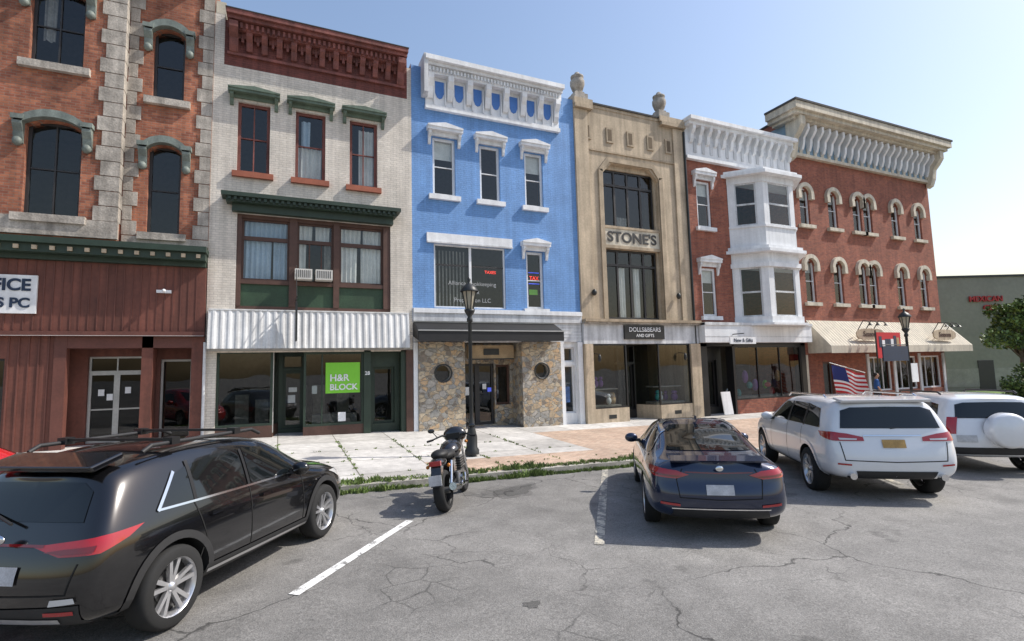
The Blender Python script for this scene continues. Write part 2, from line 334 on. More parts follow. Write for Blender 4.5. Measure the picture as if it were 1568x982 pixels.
def arc(xc,r,zs_,rise,n=10):
    R=(r*r+rise*rise)/(2*rise);cz=zs_+rise-R;a=math.asin(min(1,r/R))
    if rise>r: a=math.pi-a
    return [(xc+R*math.sin(-a+2*a*i/n),cz+R*math.cos(-a+2*a*i/n)) for i in range(n+1)]
def archfill(g,m,x0,x1,zsp,zt,y,depth=.3,part='front_wall'):
    xc=(x0+x1)/2;pts=arc(xc,(x1-x0)/2,zsp,zt-zsp)
    h=len(pts)//2
    for side,cor in((pts[:h+1],(x0,zt)),(pts[h:],(x1,zt))):
        for a,b in zip(side,side[1:]): g.poly(part,m,[(cor[0],y,cor[1]),(a[0],y,a[1]),(b[0],y,b[1])])
    for a,b in zip(pts,pts[1:]): g.poly('reveals',m,[(a[0],y,a[1]),(b[0],y,b[1]),(b[0],y+depth,b[1]),(a[0],y+depth,a[1])])
def archband(g,m,xc,r0,zsp,rise,th,y0,y1,part='window_hoods',n=12):
    i_=arc(xc,r0,zsp,rise,n);o_=arc(xc,r0+th,zsp,rise+th,n)
    for k in range(n): g.prism(part,m,[i_[k],o_[k],o_[k+1],i_[k+1]],y0,y1)
def window(g,x0,x1,z0,z1,y,fm=darkf,cols=1,rows=2,fw=.055,cur=None,inset=.12,glass=None,mw=.035,blind=None):
    ya,yb=y+inset,y+inset+.07
    g.box('window_frames',fm,x0,x0+fw,ya,yb,z0,z1);g.box('window_frames',fm,x1-fw,x1,ya,yb,z0,z1)
    g.box('window_frames',fm,x0+fw,x1-fw,ya,yb,z0,z0+fw);g.box('window_frames',fm,x0+fw,x1-fw,ya,yb,z1-fw,z1)
    for i in range(1,rows):
        z=z0+(z1-z0)*i/rows;g.box('window_frames',fm,x0+fw,x1-fw,ya+.01,yb-.01,z-mw/2,z+mw/2)
    for i in range(1,cols):
        x=x0+(x1-x0)*i/cols;g.box('window_frames',fm,x-mw/2,x+mw/2,ya+.005,yb-.015,z0+fw,z1-fw)
    g.poly('window_glass',glass or GLASS,[(x0+.01,yb-.02,z0+.01),(x1-.01,yb-.02,z0+.01),(x1-.01,yb-.02,z1-.01),(x0+.01,yb-.02,z1-.01)])
    if cur:
        for (a,b,c,d,cm) in cur: drape(g,x0+(x1-x0)*a,x0+(x1-x0)*b,z0+(z1-z0)*c,z0+(z1-z0)*d,yb+.06,cm)
    if blind is not None: g.poly('blinds',curtain,[(x0+.04,yb+.05,z1-(z1-z0)*blind),(x1-.04,yb+.05,z1-(z1-z0)*blind),(x1-.04,yb+.05,z1),(x0+.04,yb+.05,z1)])
def drape(g,x0,x1,z0,z1,y,m):
    n=max(8,int((x1-x0)/.025));ph=random.random()*6
    top=[(x0+(x1-x0)*i/n,y+.03*math.sin(ph+i*1.1)+.015*math.sin(i*2.3),z1) for i in range(n+1)]
    bot=[(x0+(x1-x0)*i/n*(.97)+.01*math.sin(i),y+.045*math.sin(ph+i*1.1+.3),z0+.02*math.sin(i*.6)) for i in range(n+1)]
    g.add('curtains',m,top+bot,[(i,i+1,n+2+i,n+1+i) for i in range(n)],True)
def bracket(g,part,m,xc,w,y,zt,h,d):
    g.prism(part,m,[(y,zt),(y-d,zt),(y-d,zt-.22*h),(y-.75*d,zt-.38*h),(y-.5*d,zt-.5*h),(y-.42*d,zt-.75*h),(y-.25*d,zt-.95*h),(y,zt-h)],xc-w/2,xc+w/2,'x')
def pediment(g,m,x0,x1,z0,z1,y=0,d=.22,sm=None):
    h=z1-z0
    g.box('window_hoods',m,x0,x1,y-d,y+.02,z0+h*.35,z0+h*.6)
    g.prism('window_hoods',m,[(x0,z0+h*.6),(x1,z0+h*.6),(x1,z0+h*.72),((x0+x1)/2,z1),(x0,z0+h*.72)],y-d-.03,y+.01)
    g.box('window_hoods',m,x0+.12,x1-.12,y-.08,y+.02,z0,z0+h*.35)
    for xx in(x0+.1,x1-.1): bracket(g,'window_hoods',m,xx,.1,y,z0+h*.35,h*1.1,d*.8)
def sill(g,m,x0,x1,z,y=0,d=.12,h=.13): g.box('window_sills',m,x0,x1,y-d,y+.1,z-h,z)
# ================================================================== B0 red brick building with quoins
g=G('brick_office_building')
X0,X1=-12.0,-1.95;YP=-.35
A=[(-6.15,-5.0,10.62,12.85),(-6.1,-4.93,6.5,9.05),(-9.0,-7.85,10.62,12.85),(-9.0,-7.85,6.5,9.05)]
C_=[(-3.48,-2.7,10.3,12.45),(-3.5,-2.7,6.3,8.9)]
wall(g,brickO,X0,-4.1,5.9,14.6,YP,A)
wall(g,brickO,-4.1,X1,5.9,14.6,0,C_)
g.poly('front_wall',brickO,[(-4.1,YP,5.9),(-4.1,0,5.9),(-4.1,0,14.6),(-4.1,YP,14.6)])
shell(g,brickO,X0,X1,14.6,floors=(3.6,5.95,9.9))
for (a,b,c,d) in A+C_:
    y=YP if a<-4.1 else 0;archfill(g,brickO,a,b,d-.18,d,y)
    window(g,a,b,c,d,y,darkf,2 if b-a>1 else 1,2,.07,inset=.15,cur=[(.15,.4,.35,.95,interiorL)] if (a,c)==(-6.15,10.62) else None)
    archband(g,hoodG,(a+b)/2,(b-a)/2+.02,d-.16,.2,.2,y-.2,y+.02)
    for xx in(a-.13,b+.13):
        bracket(g,'window_hoods',hoodG,xx,.2,y,d-.1,.62,.2);g.box('window_hoods',hoodG,xx-.13,xx+.13,y-.23,y+.01,d-.12,d+.0)
        g.ball('hood_drops',hoodG,(xx,y-.1,d-.68),(.11,.1,.12),10,6)
    sill(g,stoneG,a-.18,b+.18,c,y,.14,.2)
def quoins(xa,xb,y,z0,z1,flip):
    z=z0;i=0
    while z<z1:
        h=.42;w=.12 if i%2 else 0
        g.box('quoins',stoneG,xa+(w if flip else 0),xb-(0 if flip else w),y-.035,y+.02,z+.012,z+h-.012);z+=h;i+=1
quoins(-4.62,-4.095,YP,6.45,14.5,True);quoins(-4.06,-3.72,0,6.2,14.5,False);quoins(-2.36,-1.96,0,6.2,14.5,True)
z=6.45;i=0
while z<14.4:
    g.box('quoins',stoneG,-4.11,-4.065,YP-.034,-.02 if i%2 else -.1,z+.012,z+.408);z+=.42;i+=1
g.box('stone_base',stoneG,X0,-4.05,YP-.08,YP+.05,5.97,6.44);g.box('stone_base',stoneG,-4.04,X1,-.07,.05,5.97,6.18)
g.box('top_cornice',stoneG,X0,X1,-.6,.3,14.4,14.9)
g.box('shop_cornice',green,X0,-1.93,-.62,.05,5.72,5.88);g.box('shop_cornice',green,X0,-1.96,-.5,.04,5.5,5.715);g.box('shop_cornice',green,X0,-1.98,-.25,.03,5.36,5.495)
x=-11.9
while x<-2: g.box('shop_cornice',stoneT,x,x+.1,-.56,-.505,5.56,5.66);x+=.36
g.box('sign_band',siding,X0,-1.97,-.12,.3,3.5,5.355)
x=-11.9
while x<-2.05: g.box('sign_band_battens',sidingD,x,x+.025,-.135,-.121,3.52,5.34);x+=.19
g.box('band_trim',sidingD,X0,-1.96,-.2,.3,3.38,3.495)
g.box('band_trim',mat('white_streak',(.45,.4,.38),.7),X0,-1.97,-.215,-.201,3.37,3.385)
g.box('office_sign',white,-8.0,-5.74,-.19,-.125,3.94,4.93);navy=mat('navy_lettering',(.01,.025,.06),.5)
g.text('office_sign_text',navy,"OFFICE",-5.86,-.2,4.66,.42,align='RIGHT',sx=.95,bold=.03);g.text('office_sign_text_lower',navy,"RODS PC",-5.86,-.2,4.2,.34,align='RIGHT',bold=.03)
g.ball('security_light',white,(-2.95,-.35,4.62),(.05,.07,.05));g.box('security_light',white,-3.15,-2.8,-.22,-.13,4.58,4.66)
wall(g,siding,X0,-5.3,-.6,3.38,0,[(-9.2,-6.35,.95,2.8)]);window(g,-9.2,-6.35,.95,2.8,0,darkf,2,1,glass=SHOP)
x=-6.3
while x<-5.35: g.box('siding_battens',sidingD,x,x+.03,-.02,.01,0,3.37);x+=.2
g.box('posts',sidingD,-5.36,-5.1,-.06,.2,-.5,3.37);g.box('posts',siding,-3.46,-3.2,-.05,.5,-.5,3.37);g.box('posts',siding,-2.28,-1.96,-.06,.6,-.5,3.37)
g.box('lintel',sidingD,-5.1,-2.28,-.05,.6,3.05,3.375)
wall(g,siding,-5.3,-1.97,-.5,3.4,.75,[(-4.85,-3.55,.45,2.85),(-3.15,-2.35,.4,2.75)])
g.box('recess_side',sidingD,-5.32,-5.28,.2,.75,-.4,3.3)
window(g,-4.85,-4.2,.45,2.4,.75,alu,1,1,.07,glass=DOORG);window(g,-4.2,-3.55,.45,2.4,.75,alu,1,1,.07,glass=DOORG);window(g,-4.85,-3.55,2.4,2.85,.75,alu,2,1,.05,glass=DOORG)
g.box('added_dark_backing',black,-5.28,-2.0,2.2,2.3,.3,3.5);g.box('lobby_floor',sidingD,-5.28,-2.0,1.0,2.19,.44,.452)  # black wall added behind the doors so their glass looks dark
g.box('door_bars',alu,-4.78,-4.27,.86,.865,1.35,1.39);g.box('door_bars',alu,-4.13,-3.62,.86,.865,1.35,1.39)
window(g,-3.15,-2.35,.4,2.75,.75,alu,1,1,.06,glass=DOORG)
for x,z in((-4.62,1.75),(-4.42,1.62),(-4.0,1.8)): g.box('door_notices',white,x,x+.14,.86,.87,z,z+.18)
g.done()
# ================================================================== B1 cream building
g=G('cream_brick_shop_building');X0,X1=-1.95,4.1
ops=[(-1.27,-.37,8.4,10.64),(.37,1.27,8.4,10.64),(2.03,2.93,8.37,10.64),(-1.22,3.36,4.2,7.12)]
wall(g,brickW,X0,X1,2.9,11.74,0,ops);wall(g,brickD,-1.68,3.95,11.74,13.2,0,[]);wall(g,brickW,X0,-1.68,11.74,13.35,0,[]);wall(g,brickW,3.95,X1,11.74,12.9,0,[])
shell(g,brickW,X0,X1,13.1)
g.box('chimney_stub',stoneC,-1.93,-1.66,.0,.9,13.36,13.75)
for (a,b,c,d) in ops[:3]:
    window(g,a,b,c,d,0,maroon,2 if a>2 or a<0 else 1,2,.09,inset=.1,cur=[(.35,1,.02,.9,curtain)] if a>2 else ([(.1,.9,.02,.5,curtain),(.2,.5,.5,.9,curtB)] if a>0 else None))
    g.box('window_sills',redsill,a-.12,b+.12,-.12,.1,c-.17,c)
    pediment(g,greenG,a-.27,b+.27,d+.08,d+.42,0,.26)
for i in range(5): g.box('objects_in_window',random.choice([navy,white,redsill,curtB]),.5+i*.13,.5+i*.13+.1,.35,.42,8.45+random.random()*.2,8.9+random.random()*1.1)
g.box('roof_cornice',maroon,-1.62,3.9,-.5,.3,13.16,13.3);g.box('roof_cornice',maroon,-1.6,3.88,-.42,.2,13.04,13.157);g.box('roof_cornice',roofm,-1.64,3.92,-.52,.32,13.302,13.33)
g.box('roof_cornice',maroon,-1.6,3.88,-.26,.1,12.8,13.037)
x=-1.55
while x<3.8: g.box('cornice_dentils',maroon,x,x+.07,-.34,-.262,12.84,13.0);x+=.15
for i in range(13):
    x=-1.42+i*(5.12/12)
    if i in(0,12): bracket(g,'cornice_brackets',maroon,x,.24,0,12.98,.85,.42)
    else: bracket(g,'cornice_brackets',maroon,x,.17,0,12.8,.55,.24)
    if i<12:
        for k,(o,h) in enumerate(((.12,.18),(.2,.3),(.28,.18))): g.box('cornice_corbels',maroon,x+o,x+o+.075,-.1-.02*k,.01,12.8-h,12.8)
g.box('cornice_corbels',maroon,-1.6,3.88,-.07,.01,12.08,12.16)
g.box('bay_cornice',green,-1.62,3.62,-.5,.02,7.5,7.62);g.box('bay_cornice',green,-1.5,3.5,-.38,.02,7.36,7.497);g.box('bay_cornice',green,-1.35,3.42,-.2,.02,7.13,7.355)
x=-1.45
while x<3.45: g.box('bay_cornice_dentils',green,x,x+.08,-.46,-.38,7.4,7.49);x+=.16
g.box('bay_frame',brown,-1.21,3.35,.06,.3,4.2,4.3);g.box('bay_frame',brown,-1.21,3.35,.05,.3,4.98,5.1)
for a,b in((-1.21,-1.09),(.24,.47),(1.55,1.73),(3.13,3.35)): g.box('bay_frame',brown,a,b,.03,.3,4.302,7.1)
g.box('bay_frame',brown,-1.21,3.35,.07,.3,7.0,7.11)
for i,(a,b) in enumerate(((-1.09,.24),(.47,1.55),(1.73,3.13))):
    g.box('lower_panels',greenP,a,b,.12,.16,4.3,4.98)
    lowc=[[(0,.62,0,1,curtB),(.66,1,0,1,curtB)],[(0,.25,.35,1,curtain),(.75,1,.3,1,interiorL)],[(.02,.42,.05,1,curtain),(.5,.97,0,1,curtain)]][i]
    upc=[[(0,1,0,1,curtB)],[(0,.42,.1,1,curtain),(.5,.9,0,1,curtain)],[(0,.5,0,1,curtain),(.55,1,0.05,1,curtain)]][i]
    window(g,a,b,5.1,6.4,.1,brown,1 if i!=1 else 3,1,.06,cur=lowc,inset=.05)
    window(g,a,b,6.4,7.0,.1,brown,1,1,.06,cur=upc,inset=.05)
acm=mat('air_conditioner_casing',(.6,.58,.53),.5)
for a,b in((.4,.9),(1.0,1.5)):
    g.box('air_conditioner_unit',acm,a,b,-.28,.2,5.14,5.46)
    for k in range(8): g.box('air_conditioner_grille',darkf,a+.04+k*.055,a+.06+k*.055,-.286,-.279,5.19,5.42)
wb=mat('corrugated_white',(.7,.7,.69),.5,.1,2,0,streak=.3)
n=int(5.75/.05);V=[];F=[]
for i in range(n+1):
    x=-1.85+i*.05;o=.012 if i%4 in(0,1) else -.012
    V+=[(x,-.28+o,4.12),(x,-.42+o,3.0)]
for i in range(n): F.append((2*i,2*i+2,2*i+3,2*i+1))
g.add('corrugated_fascia',wb,V,F);g.box('corrugated_fascia_top',wb,-1.86,3.91,-.3,.0,4.122,4.16);g.box('fascia_soffit',interiorL,-1.85,3.9,-.38,.5,2.95,3.0)
for xx in(-1.86,3.9): g.prism('fascia_ends',wb,[(-.29,4.11),(0,4.11),(0,3.0),(-.43,3.0)],xx-.008,xx+.008,'x')
g.box('blade_sign',iron,.42,.47,-1.0,-.5,3.2,4.35);g.cyl('blade_sign_bracket',iron,(.445,0,4.5),(.445,-1.05,4.45),.02);g.cyl('blade_sign_bracket',iron,(.445,0,5.6),(.445,-1.0,4.5),.012)
g.box('shop_end_wall',brickW,X0+.01,-1.66,-.02,.5,-.6,2.95);g.box('shop_end_wall',brown,3.86,X1-.01,-.06,.5,-.6,2.94)
g.box('shop_bulkhead',brown,-1.66,-.16,.05,.2,-.6,.72);window(g,-1.66,-.16,.72,2.95,.05,green,1,1,.07,glass=SHOP,inset=.02)
g.poly('shop_window_return',SHOP,[(-.16,.1,.72),(.0,1.1,.72),(.0,1.1,2.95),(-.16,.1,2.95)]);g.poly('shop_window_return',brown,[(-.16,.1,-.5),(.0,1.1,-.5),(.0,1.1,.72),(-.16,.1,.72)])
g.cyl('return_mullion',alu,(-.16,.12,.5),(-.16,.12,2.95),.03)
wall(g,green,.0,.86,-.5,2.95,1.1,[(.12,.74,.5,2.35),(.12,.74,2.42,2.85)]);window(g,.12,.74,.5,2.35,1.1,green,1,1,.1,glass=SHOP);window(g,.12,.74,2.42,2.85,1.1,green,1,1,.05,glass=SHOP)
g.box('door_notices',white,.28,.5,1.26,1.27,1.3,1.55);g.box('door_notices',white,.3,.55,1.26,1.27,1.65,1.8)
g.poly('shop_window_return',SHOP,[(.86,1.1,.72),(.7,.1,.72),(.7,.1,2.95),(.86,1.1,2.95)]);g.poly('shop_window_return',brown,[(.86,1.1,-.5),(.7,.1,-.5),(.7,.1,.72),(.86,1.1,.72)])
g.box('shop_bulkhead',brown,.7,2.5,.05,.2,-.6,.6);window(g,.7,2.5,.6,2.9,.05,green,1,1,.07,glass=SHOP,inset=.02);g.box('shop_mullion',green,1.22,1.26,.075,.12,.66,2.84)
limeg=mat('lime_sign',(.19,.55,.035),.5,.04);g.box('tax_office_sign',limeg,1.34,2.38,.03,.06,1.6,2.56)
g.text('tax_office_sign_text',white,"H&R",1.46,.022,2.07,.3,.004,align='LEFT',bold=.02);g.text('tax_office_sign_text_lower',white,"BLOCK",1.46,.022,1.78,.26,.004,align='LEFT',bold=.02);g.box('shop_notice',white,1.72,1.95,.04,.05,.72,1.0)
g.box('shop_notice',white,.95,1.1,.16,.17,1.6,1.85);g.box('door_jamb',green,2.5,2.72,.0,.3,-.5,2.94);g.box('door_jamb',green,3.7,3.86,.0,.3,-.5,2.94)
wall(g,green,2.72,3.7,-.5,2.94,.35,[(2.84,3.55,.55,2.4)]);window(g,2.84,3.55,.55,2.4,.35,green,1,1,.08,glass=SHOP)
g.text('house_number',white,"28",2.61,-.01,2.2,.16,.004)
g.box('display_shelf',interiorL,-1.5,-.3,.6,1.4,.5,.72);g.box('display_shelf',interiorL,1.0,2.4,.9,1.4,.4,.9)
for x in(-1.3,-.7,1.1,1.9): g.box('office_furniture',interiorL,x,x+.4,2.2,2.6,.4,random.uniform(1.2,2))
g.cyl('downpipe',whiteD,(-1.95,-.1,.3),(-1.95,-.1,3.2),.04)
g.done()
# ================================================================== B2 blue building
g=G('blue_brick_shop_building');X0,X1=4.1,10.72
ops=[(4.85,5.69,8.4,10.52),(6.63,7.43,8.4,10.5),(8.46,9.24,8.37,10.5),(4.86,7.56,4.4,6.66),(8.42,9.14,4.44,6.62)]
wall(g,brickB,X0,X1,3.9,13.05,0,ops);shell(g,brickB,X0,X1,13.0)
for (a,b,c,d) in ops[:3]+ops[4:]:
    window(g,a,b,c,d,0,white,1,2,.09,inset=.08,blind=.35 if d>8 and a!=6.63 else None)
    sill(g,white,a-.16,b+.16,c-.0,0,.13,.17);pediment(g,white,a-.22,b+.24,d+.03,d+.48,0,.24)
window(g,4.86,7.56,4.4,6.66,0,white,2,1,.06,inset=.05,mw=.09);g.box('office_window_rail',darkf,4.92,7.5,.09,.13,5.9,5.96)
g.box('window_lintel',white,4.6,7.84,-.07,.02,6.72,7.02);g.box('window_lintel',whiteD,4.6,7.84,-.1,.0,6.66,6.715)
lett=mat('window_lettering',(.36,.37,.37),.7,.1)
for i,t in enumerate(("Alliance Bookkeeping","& Tax","Preparation LLC")): g.text('window_lettering',lett,t,6.3,.09,5.3-i*.3,.21,.002,bold=0)
for i in range(9): g.box('window_blinds',interiorL,5.0+i*.13,5.05+i*.13,.35,.36,4.5,6.5)
neon=mat('neon_red',(.8,.06,.04),.5,0,emit=.8);neonb=mat('neon_blue',(.08,.12,.7),.5,0,emit=.6)
g.text('open_sign',neon,"TAX",8.78,.1,5.62,.2,.004);g.box('open_sign_tubes',neonb,8.55,9.0,.1,.11,5.82,5.85);g.box('open_sign_tubes',neonb,8.55,9.0,.1,.11,5.4,5.43);g.text('accounting_sign',neon,"TAXES",7.0,.1,5.75,.15,.004)
g.box('poster',limeg,8.6,8.95,.17,.18,5.0,5.2)
g.box('roof_cornice',white,4.5,10.05,-.55,.3,13.1,13.27);g.box('roof_cornice',white,4.55,10.02,-.42,.2,12.98,13.097);g.box('roof_cornice',white,4.6,10.0,-.06,.05,11.55,12.978)
g.box('roof_cornice',white,4.58,10.02,-.3,.1,12.72,12.977);g.box('roof_cornice',white,4.58,10.02,-.14,.0,11.5,11.66)
g.box('roof_cornice_edge',whiteD,4.45,4.6,-.5,.3,11.9,13.3)
x=4.66
while x<9.95: g.box('cornice_dentils',white,x,x+.06,-.38,-.3,12.8,12.94);x+=.13
for i in range(8):
    x=4.75+i*(5.1/7);bracket(g,'cornice_brackets',white,x,.2,-.06,12.72,.86,.3)
    if i<7:
        g.prism('cornice_panels',blueD,[(x+.2,12.58),(x+.2,12.15),(x+.27,11.98),(x+.365,11.93),(x+.46,11.98),(x+.53,12.15),(x+.53,12.58)],-.075,-.061);g.box('cornice_drops',white,x+.13,x+.18,-.12,-.061,11.7,12.6);g.box('cornice_drops',white,x+.55,x+.6,-.12,-.061,11.7,12.6)
g.box('sign_band',whiteD,X0+.01,X1-.01,-.1,.2,3.92,4.36);g.box('sign_band',white,X0+.01,X1-.01,-.14,-.101,4.2,4.34)
g.box('shop_header',whiteD,X0+.01,X1-.01,-.03,.3,3.2,3.915)
for i in range(5): g.box('shop_header_lines',white,X0+.02,X1-.02,-.04,-.031,3.26+i*.13,3.28+i*.13)
aw=mat('black_awning',(.01,.01,.011),.55,.2,2)
g.prism('awning',aw,[(-.04,3.88),(-.75,3.55),(-.75,3.2),(-.7,3.2),(-.7,3.52),(-.04,3.8)],4.12,9.5,'x')
g.box('awning_bars',alu,4.1,9.52,-.78,-.752,3.53,3.57);g.box('awning_bars',alu,4.1,9.52,-.06,-.04,3.88,3.93)
for xx in(4.11,9.51): g.prism('awning_ends',aw,[(-.04,3.86),(-.74,3.54),(-.74,3.22),(-.04,3.4)],xx-.01,xx+.01,'x')
def stonepier(xa,xb,xw):
    zt=3.2;r=.27;zc=2.13;m=fieldst;yf=-.1
    n=24
    def edge(a):
        c,s=math.cos(a),math.sin(a);t=1e9
        if c>1e-6:t=min(t,(xb-xw)/c)
        if c<-1e-6:t=min(t,(xa-xw)/c)
        if s>1e-6:t=min(t,(zt-zc)/s)
        if s<-1e-6:t=min(t,(-.6-zc)/s)
        return (xw+c*t,zc+s*t)
    angs=sorted(set([2*math.pi*i/n for i in range(n)]+[math.atan2(zz-zc,xx-xw)%(2*math.pi) for xx in(xa,xb) for zz in(-.6,zt)]))
    for i in range(len(angs)):
        a,b=angs[i],angs[(i+1)%len(angs)]
        p=[(xw+r*math.cos(a),zc+r*math.sin(a)),edge(a),edge(b),(xw+r*math.cos(b),zc+r*math.sin(b))]
        g.poly('stone_piers',m,[(q[0],yf,q[1]) for q in p]);g.poly('stone_piers',stoneG,[(p[0][0],yf,p[0][1]),(p[3][0],yf,p[3][1]),(p[3][0],yf+.3,p[3][1]),(p[0][0],yf+.3,p[0][1])])
    for xx in(xa,xb): g.poly('stone_piers',m,[(xx,yf,-.6),(xx,.9,-.6),(xx,.9,zt),(xx,yf,zt)])
    g.poly('stone_piers',m,[(xa,yf,zt),(xb,yf,zt),(xb,.9,zt),(xa,.9,zt)])
    g.poly('porthole_glass',SHOP,[(xw-r,yf+.15,zc-r),(xw+r,yf+.15,zc-r),(xw+r,yf+.15,zc+r),(xw-r,yf+.15,zc+r)])
    g.lathe('porthole_rims',iron,(xw,yf,zc),[(r,0),(r,-.03),(r+.05,-.03),(r+.05,0)],'y')
    g.poly('porthole_back',interior,[(xw-.4,.7,zc-.4),(xw+.4,.7,zc-.4),(xw+.4,.7,zc+.4),(xw-.4,.7,zc+.4)])
stonepier(4.27,5.9,5.12);stonepier(8.1,9.72,8.9)
g.box('edge_pilaster',white,4.11,4.26,-.05,.3,-.5,3.19)
tanw=mat('tan_wood_sign',(.34,.25,.15),.7,.2,3,.1)
wall(g,fieldst,5.9,8.1,-.5,3.2,.9,[(6.1,7.4,.2,2.45),(7.45,8.05,.9,2.4)])
g.box('entry_sign_board',tanw,6.15,7.95,.3,.4,2.62,3.1);g.box('entry_sign_board',iron,6.15,7.95,.28,.298,2.58,2.62)
g.box('wall_vent',iron,6.75,7.35,.27,.299,2.75,2.98)
window(g,6.1,6.75,.2,2.45,.9,darkf,1,1,.09,glass=SHOP);window(g,6.75,7.4,.2,2.45,.9,darkf,1,1,.09,glass=SHOP);window(g,7.45,8.05,.9,2.4,.9,brown,1,1,.08,glass=SHOP)
g.box('door_notices',white,6.25,6.5,1.0,1.01,1.3,1.6);g.box('door_notices',white,6.95,7.1,1.0,1.01,1.5,1.7);g.box('door_notices',neonb,7.15,7.3,1.0,1.01,1.4,1.55)
g.box('side_pilaster',white,9.73,9.88,-.08,.2,-.5,3.19);g.box('side_pilaster',white,10.5,X1-.01,-.08,.2,-.5,3.19)
wall(g,white,9.88,10.5,-.5,3.2,.1,[(9.95,10.43,.5,2.3),(9.95,10.43,2.45,3.0)]);window(g,9.95,10.43,.5,2.3,.1,white,1,1,.05,glass=SHOP);window(g,9.95,10.43,2.45,3.0,.1,white,1,1,.05)
g.box('side_poster',mat('poster_blue',(.05,.12,.3),.5,.4,6),9.98,10.2,.15,.16,.9,1.5)
g.done()
# ================================================================== B3 Stone's
g=G('tan_stone_building');X0,X1=10.72,16.45
g_op=[(12.1,14.78,8.0,10.45),(12.1,14.78,4.15,7.05)]
wall(g,stoneT,X0,X1,3.95,13.0,0,[(12.0,14.9,4.1,10.65)],depth=.2)
wall(g,stoneT,12.0,14.9,4.1,10.65,.2,g_op,depth=.2)
shell(g,stoneT,X0,X1,12.9)
for (a,b,c,d) in g_op:
    window(g,a,b,c,d,.2,darkf,4,1,.08,inset=.08,mw=.09,cur=[(.28,.42,0,.75,curtain),(.58,.7,0,.75,curtain)] if c<5 else [(.3,.5,.0,.2,interiorL)])
    z=d-.65;g.box('window_transoms',darkf,a+.08,b-.08,.27,.36,z-.05,z+.05)
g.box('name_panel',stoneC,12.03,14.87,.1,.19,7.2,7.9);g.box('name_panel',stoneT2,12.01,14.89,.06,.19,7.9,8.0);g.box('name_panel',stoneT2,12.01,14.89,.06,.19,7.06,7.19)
g.text('name_panel_text',darkf,"STONE'S",13.45,.09,7.53,.6,.015,sx=1.1)
for xa,s in((12.0,1),(14.9,-1)): g.prism('frame_chamfers',stoneT,[(xa,10.65),(xa+s*.5,10.65),(xa,10.15)],.005,.2)
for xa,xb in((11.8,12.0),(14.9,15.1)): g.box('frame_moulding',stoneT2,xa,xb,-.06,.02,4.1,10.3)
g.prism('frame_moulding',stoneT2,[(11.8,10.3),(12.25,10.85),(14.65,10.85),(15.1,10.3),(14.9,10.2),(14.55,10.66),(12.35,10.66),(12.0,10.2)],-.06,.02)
for x in(11.3,12.4,13.45,14.5,15.5):
    g.box('frieze_panels',stoneT2,x-.13,x+.22,-.05,.02,11.5,12.15);g.box('frieze_panels',mat('painted_recess_shade',(.15,.11,.07),.9),x-.06,x+.13,-.055,-.051,11.58,12.07)  # thin dark slab on each panel paints the shade of a recess
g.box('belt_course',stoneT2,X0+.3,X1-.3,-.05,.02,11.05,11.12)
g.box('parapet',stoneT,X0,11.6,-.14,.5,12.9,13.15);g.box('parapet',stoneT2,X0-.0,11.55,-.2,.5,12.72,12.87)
g.box('parapet',stoneT,15.05,X1-.01,-.14,.5,12.9,13.15);g.box('parapet',stoneT2,15.1,X1-.01,-.2,.5,12.72,12.87)
g.box('parapet',stoneT,11.61,15.04,-.03,.4,12.9,13.02);g.box('parapet',roofm,11.6,15.05,-.09,.45,13.02,13.09)
for xa,xb in((10.74,11.35),(15.8,16.43)): g.box('piers',stoneT,xa,xb,-.07,.02,4.1,12.7)
for xc in(11.1,15.35):
    g.box('urn_pedestals',stoneG,xc-.3,xc+.3,-.1,.5,13.15,13.38);g.box('urn_pedestals',stoneG,xc-.2,xc+.2,-.0,.4,13.38,13.5)
    g.lathe('urns',stoneG,(xc,.2,13.5),[(.0,0),(.16,0),(.12,.06),(.22,.12),(.3,.35),(.3,.5),(.22,.62),(.27,.66),(.27,.72),(.12,.8),(.1,.88),(.0,.95)])
g.cyl('downspout',iron,(X1-.08,-.12,.0),(X1-.08,-.12,12.6),.05)
for x in(11.3,15.55): g.ball('wall_lamps',iron,(x,-.15,5.15),(.1,.1,.13));g.ball('wall_lamps',iron,(x-.05,-.4,2.55),(.07,.07,.15));g.cyl('wall_lamps',iron,(x-.05,0,2.75),(x-.05,-.4,2.7),.015)
g.box('shop_cornice',stoneT2,X0+.01,X1+.1,-.35,.1,3.98,4.09);g.box('shop_cornice',stoneG,X0+.01,X1+.1,-.28,.1,3.9,3.977);g.box('shop_fascia',whiteD,X0+.02,X1+.08,-.15,.3,3.12,3.897)
g.box('doll_shop_sign',black,12.6,14.6,-.24,-.155,3.3,3.86)
g.text('doll_shop_sign_text',white,"DOLLS&BEARS",13.6,-.25,3.68,.25,.004,bold=.005);g.text('doll_shop_sign_text_lower',white,"AND GIFTS",13.6,-.25,3.44,.18,.004,bold=.005)
for xa,xb in((10.74,11.1),(16.0,16.53)): g.box('shop_pilasters',stoneT,xa,xb,-.22,.3,-.6,3.11)
g.box('shop_base',stoneT,11.1,12.72,-.16,.2,-.6,.6);g.box('shop_base',stoneT,14.3,16.0,-.16,.2,-.6,.6)
for x in(11.75,15.0): g.box('base_vents',iron,x,x+.35,-.17,-.161,.2,.35)
window(g,11.1,12.72,.6,3.12,-.16,black,1,1,.06,glass=SHOP,inset=.03);window(g,14.3,16.0,.6,3.12,-.16,black,1,1,.06,glass=SHOP,inset=.03)
for s,a in((1,12.72),(-1,14.3)):
    g.poly('entry_returns',SHOP,[(a,-.1,.6),(a+s*.35,1.0,.6),(a+s*.35,1.0,3.1),(a,-.1,3.1)]);g.poly('entry_returns',stoneT,[(a,-.1,-.5),(a+s*.35,1.0,-.5),(a+s*.35,1.0,.6),(a,-.1,.6)])
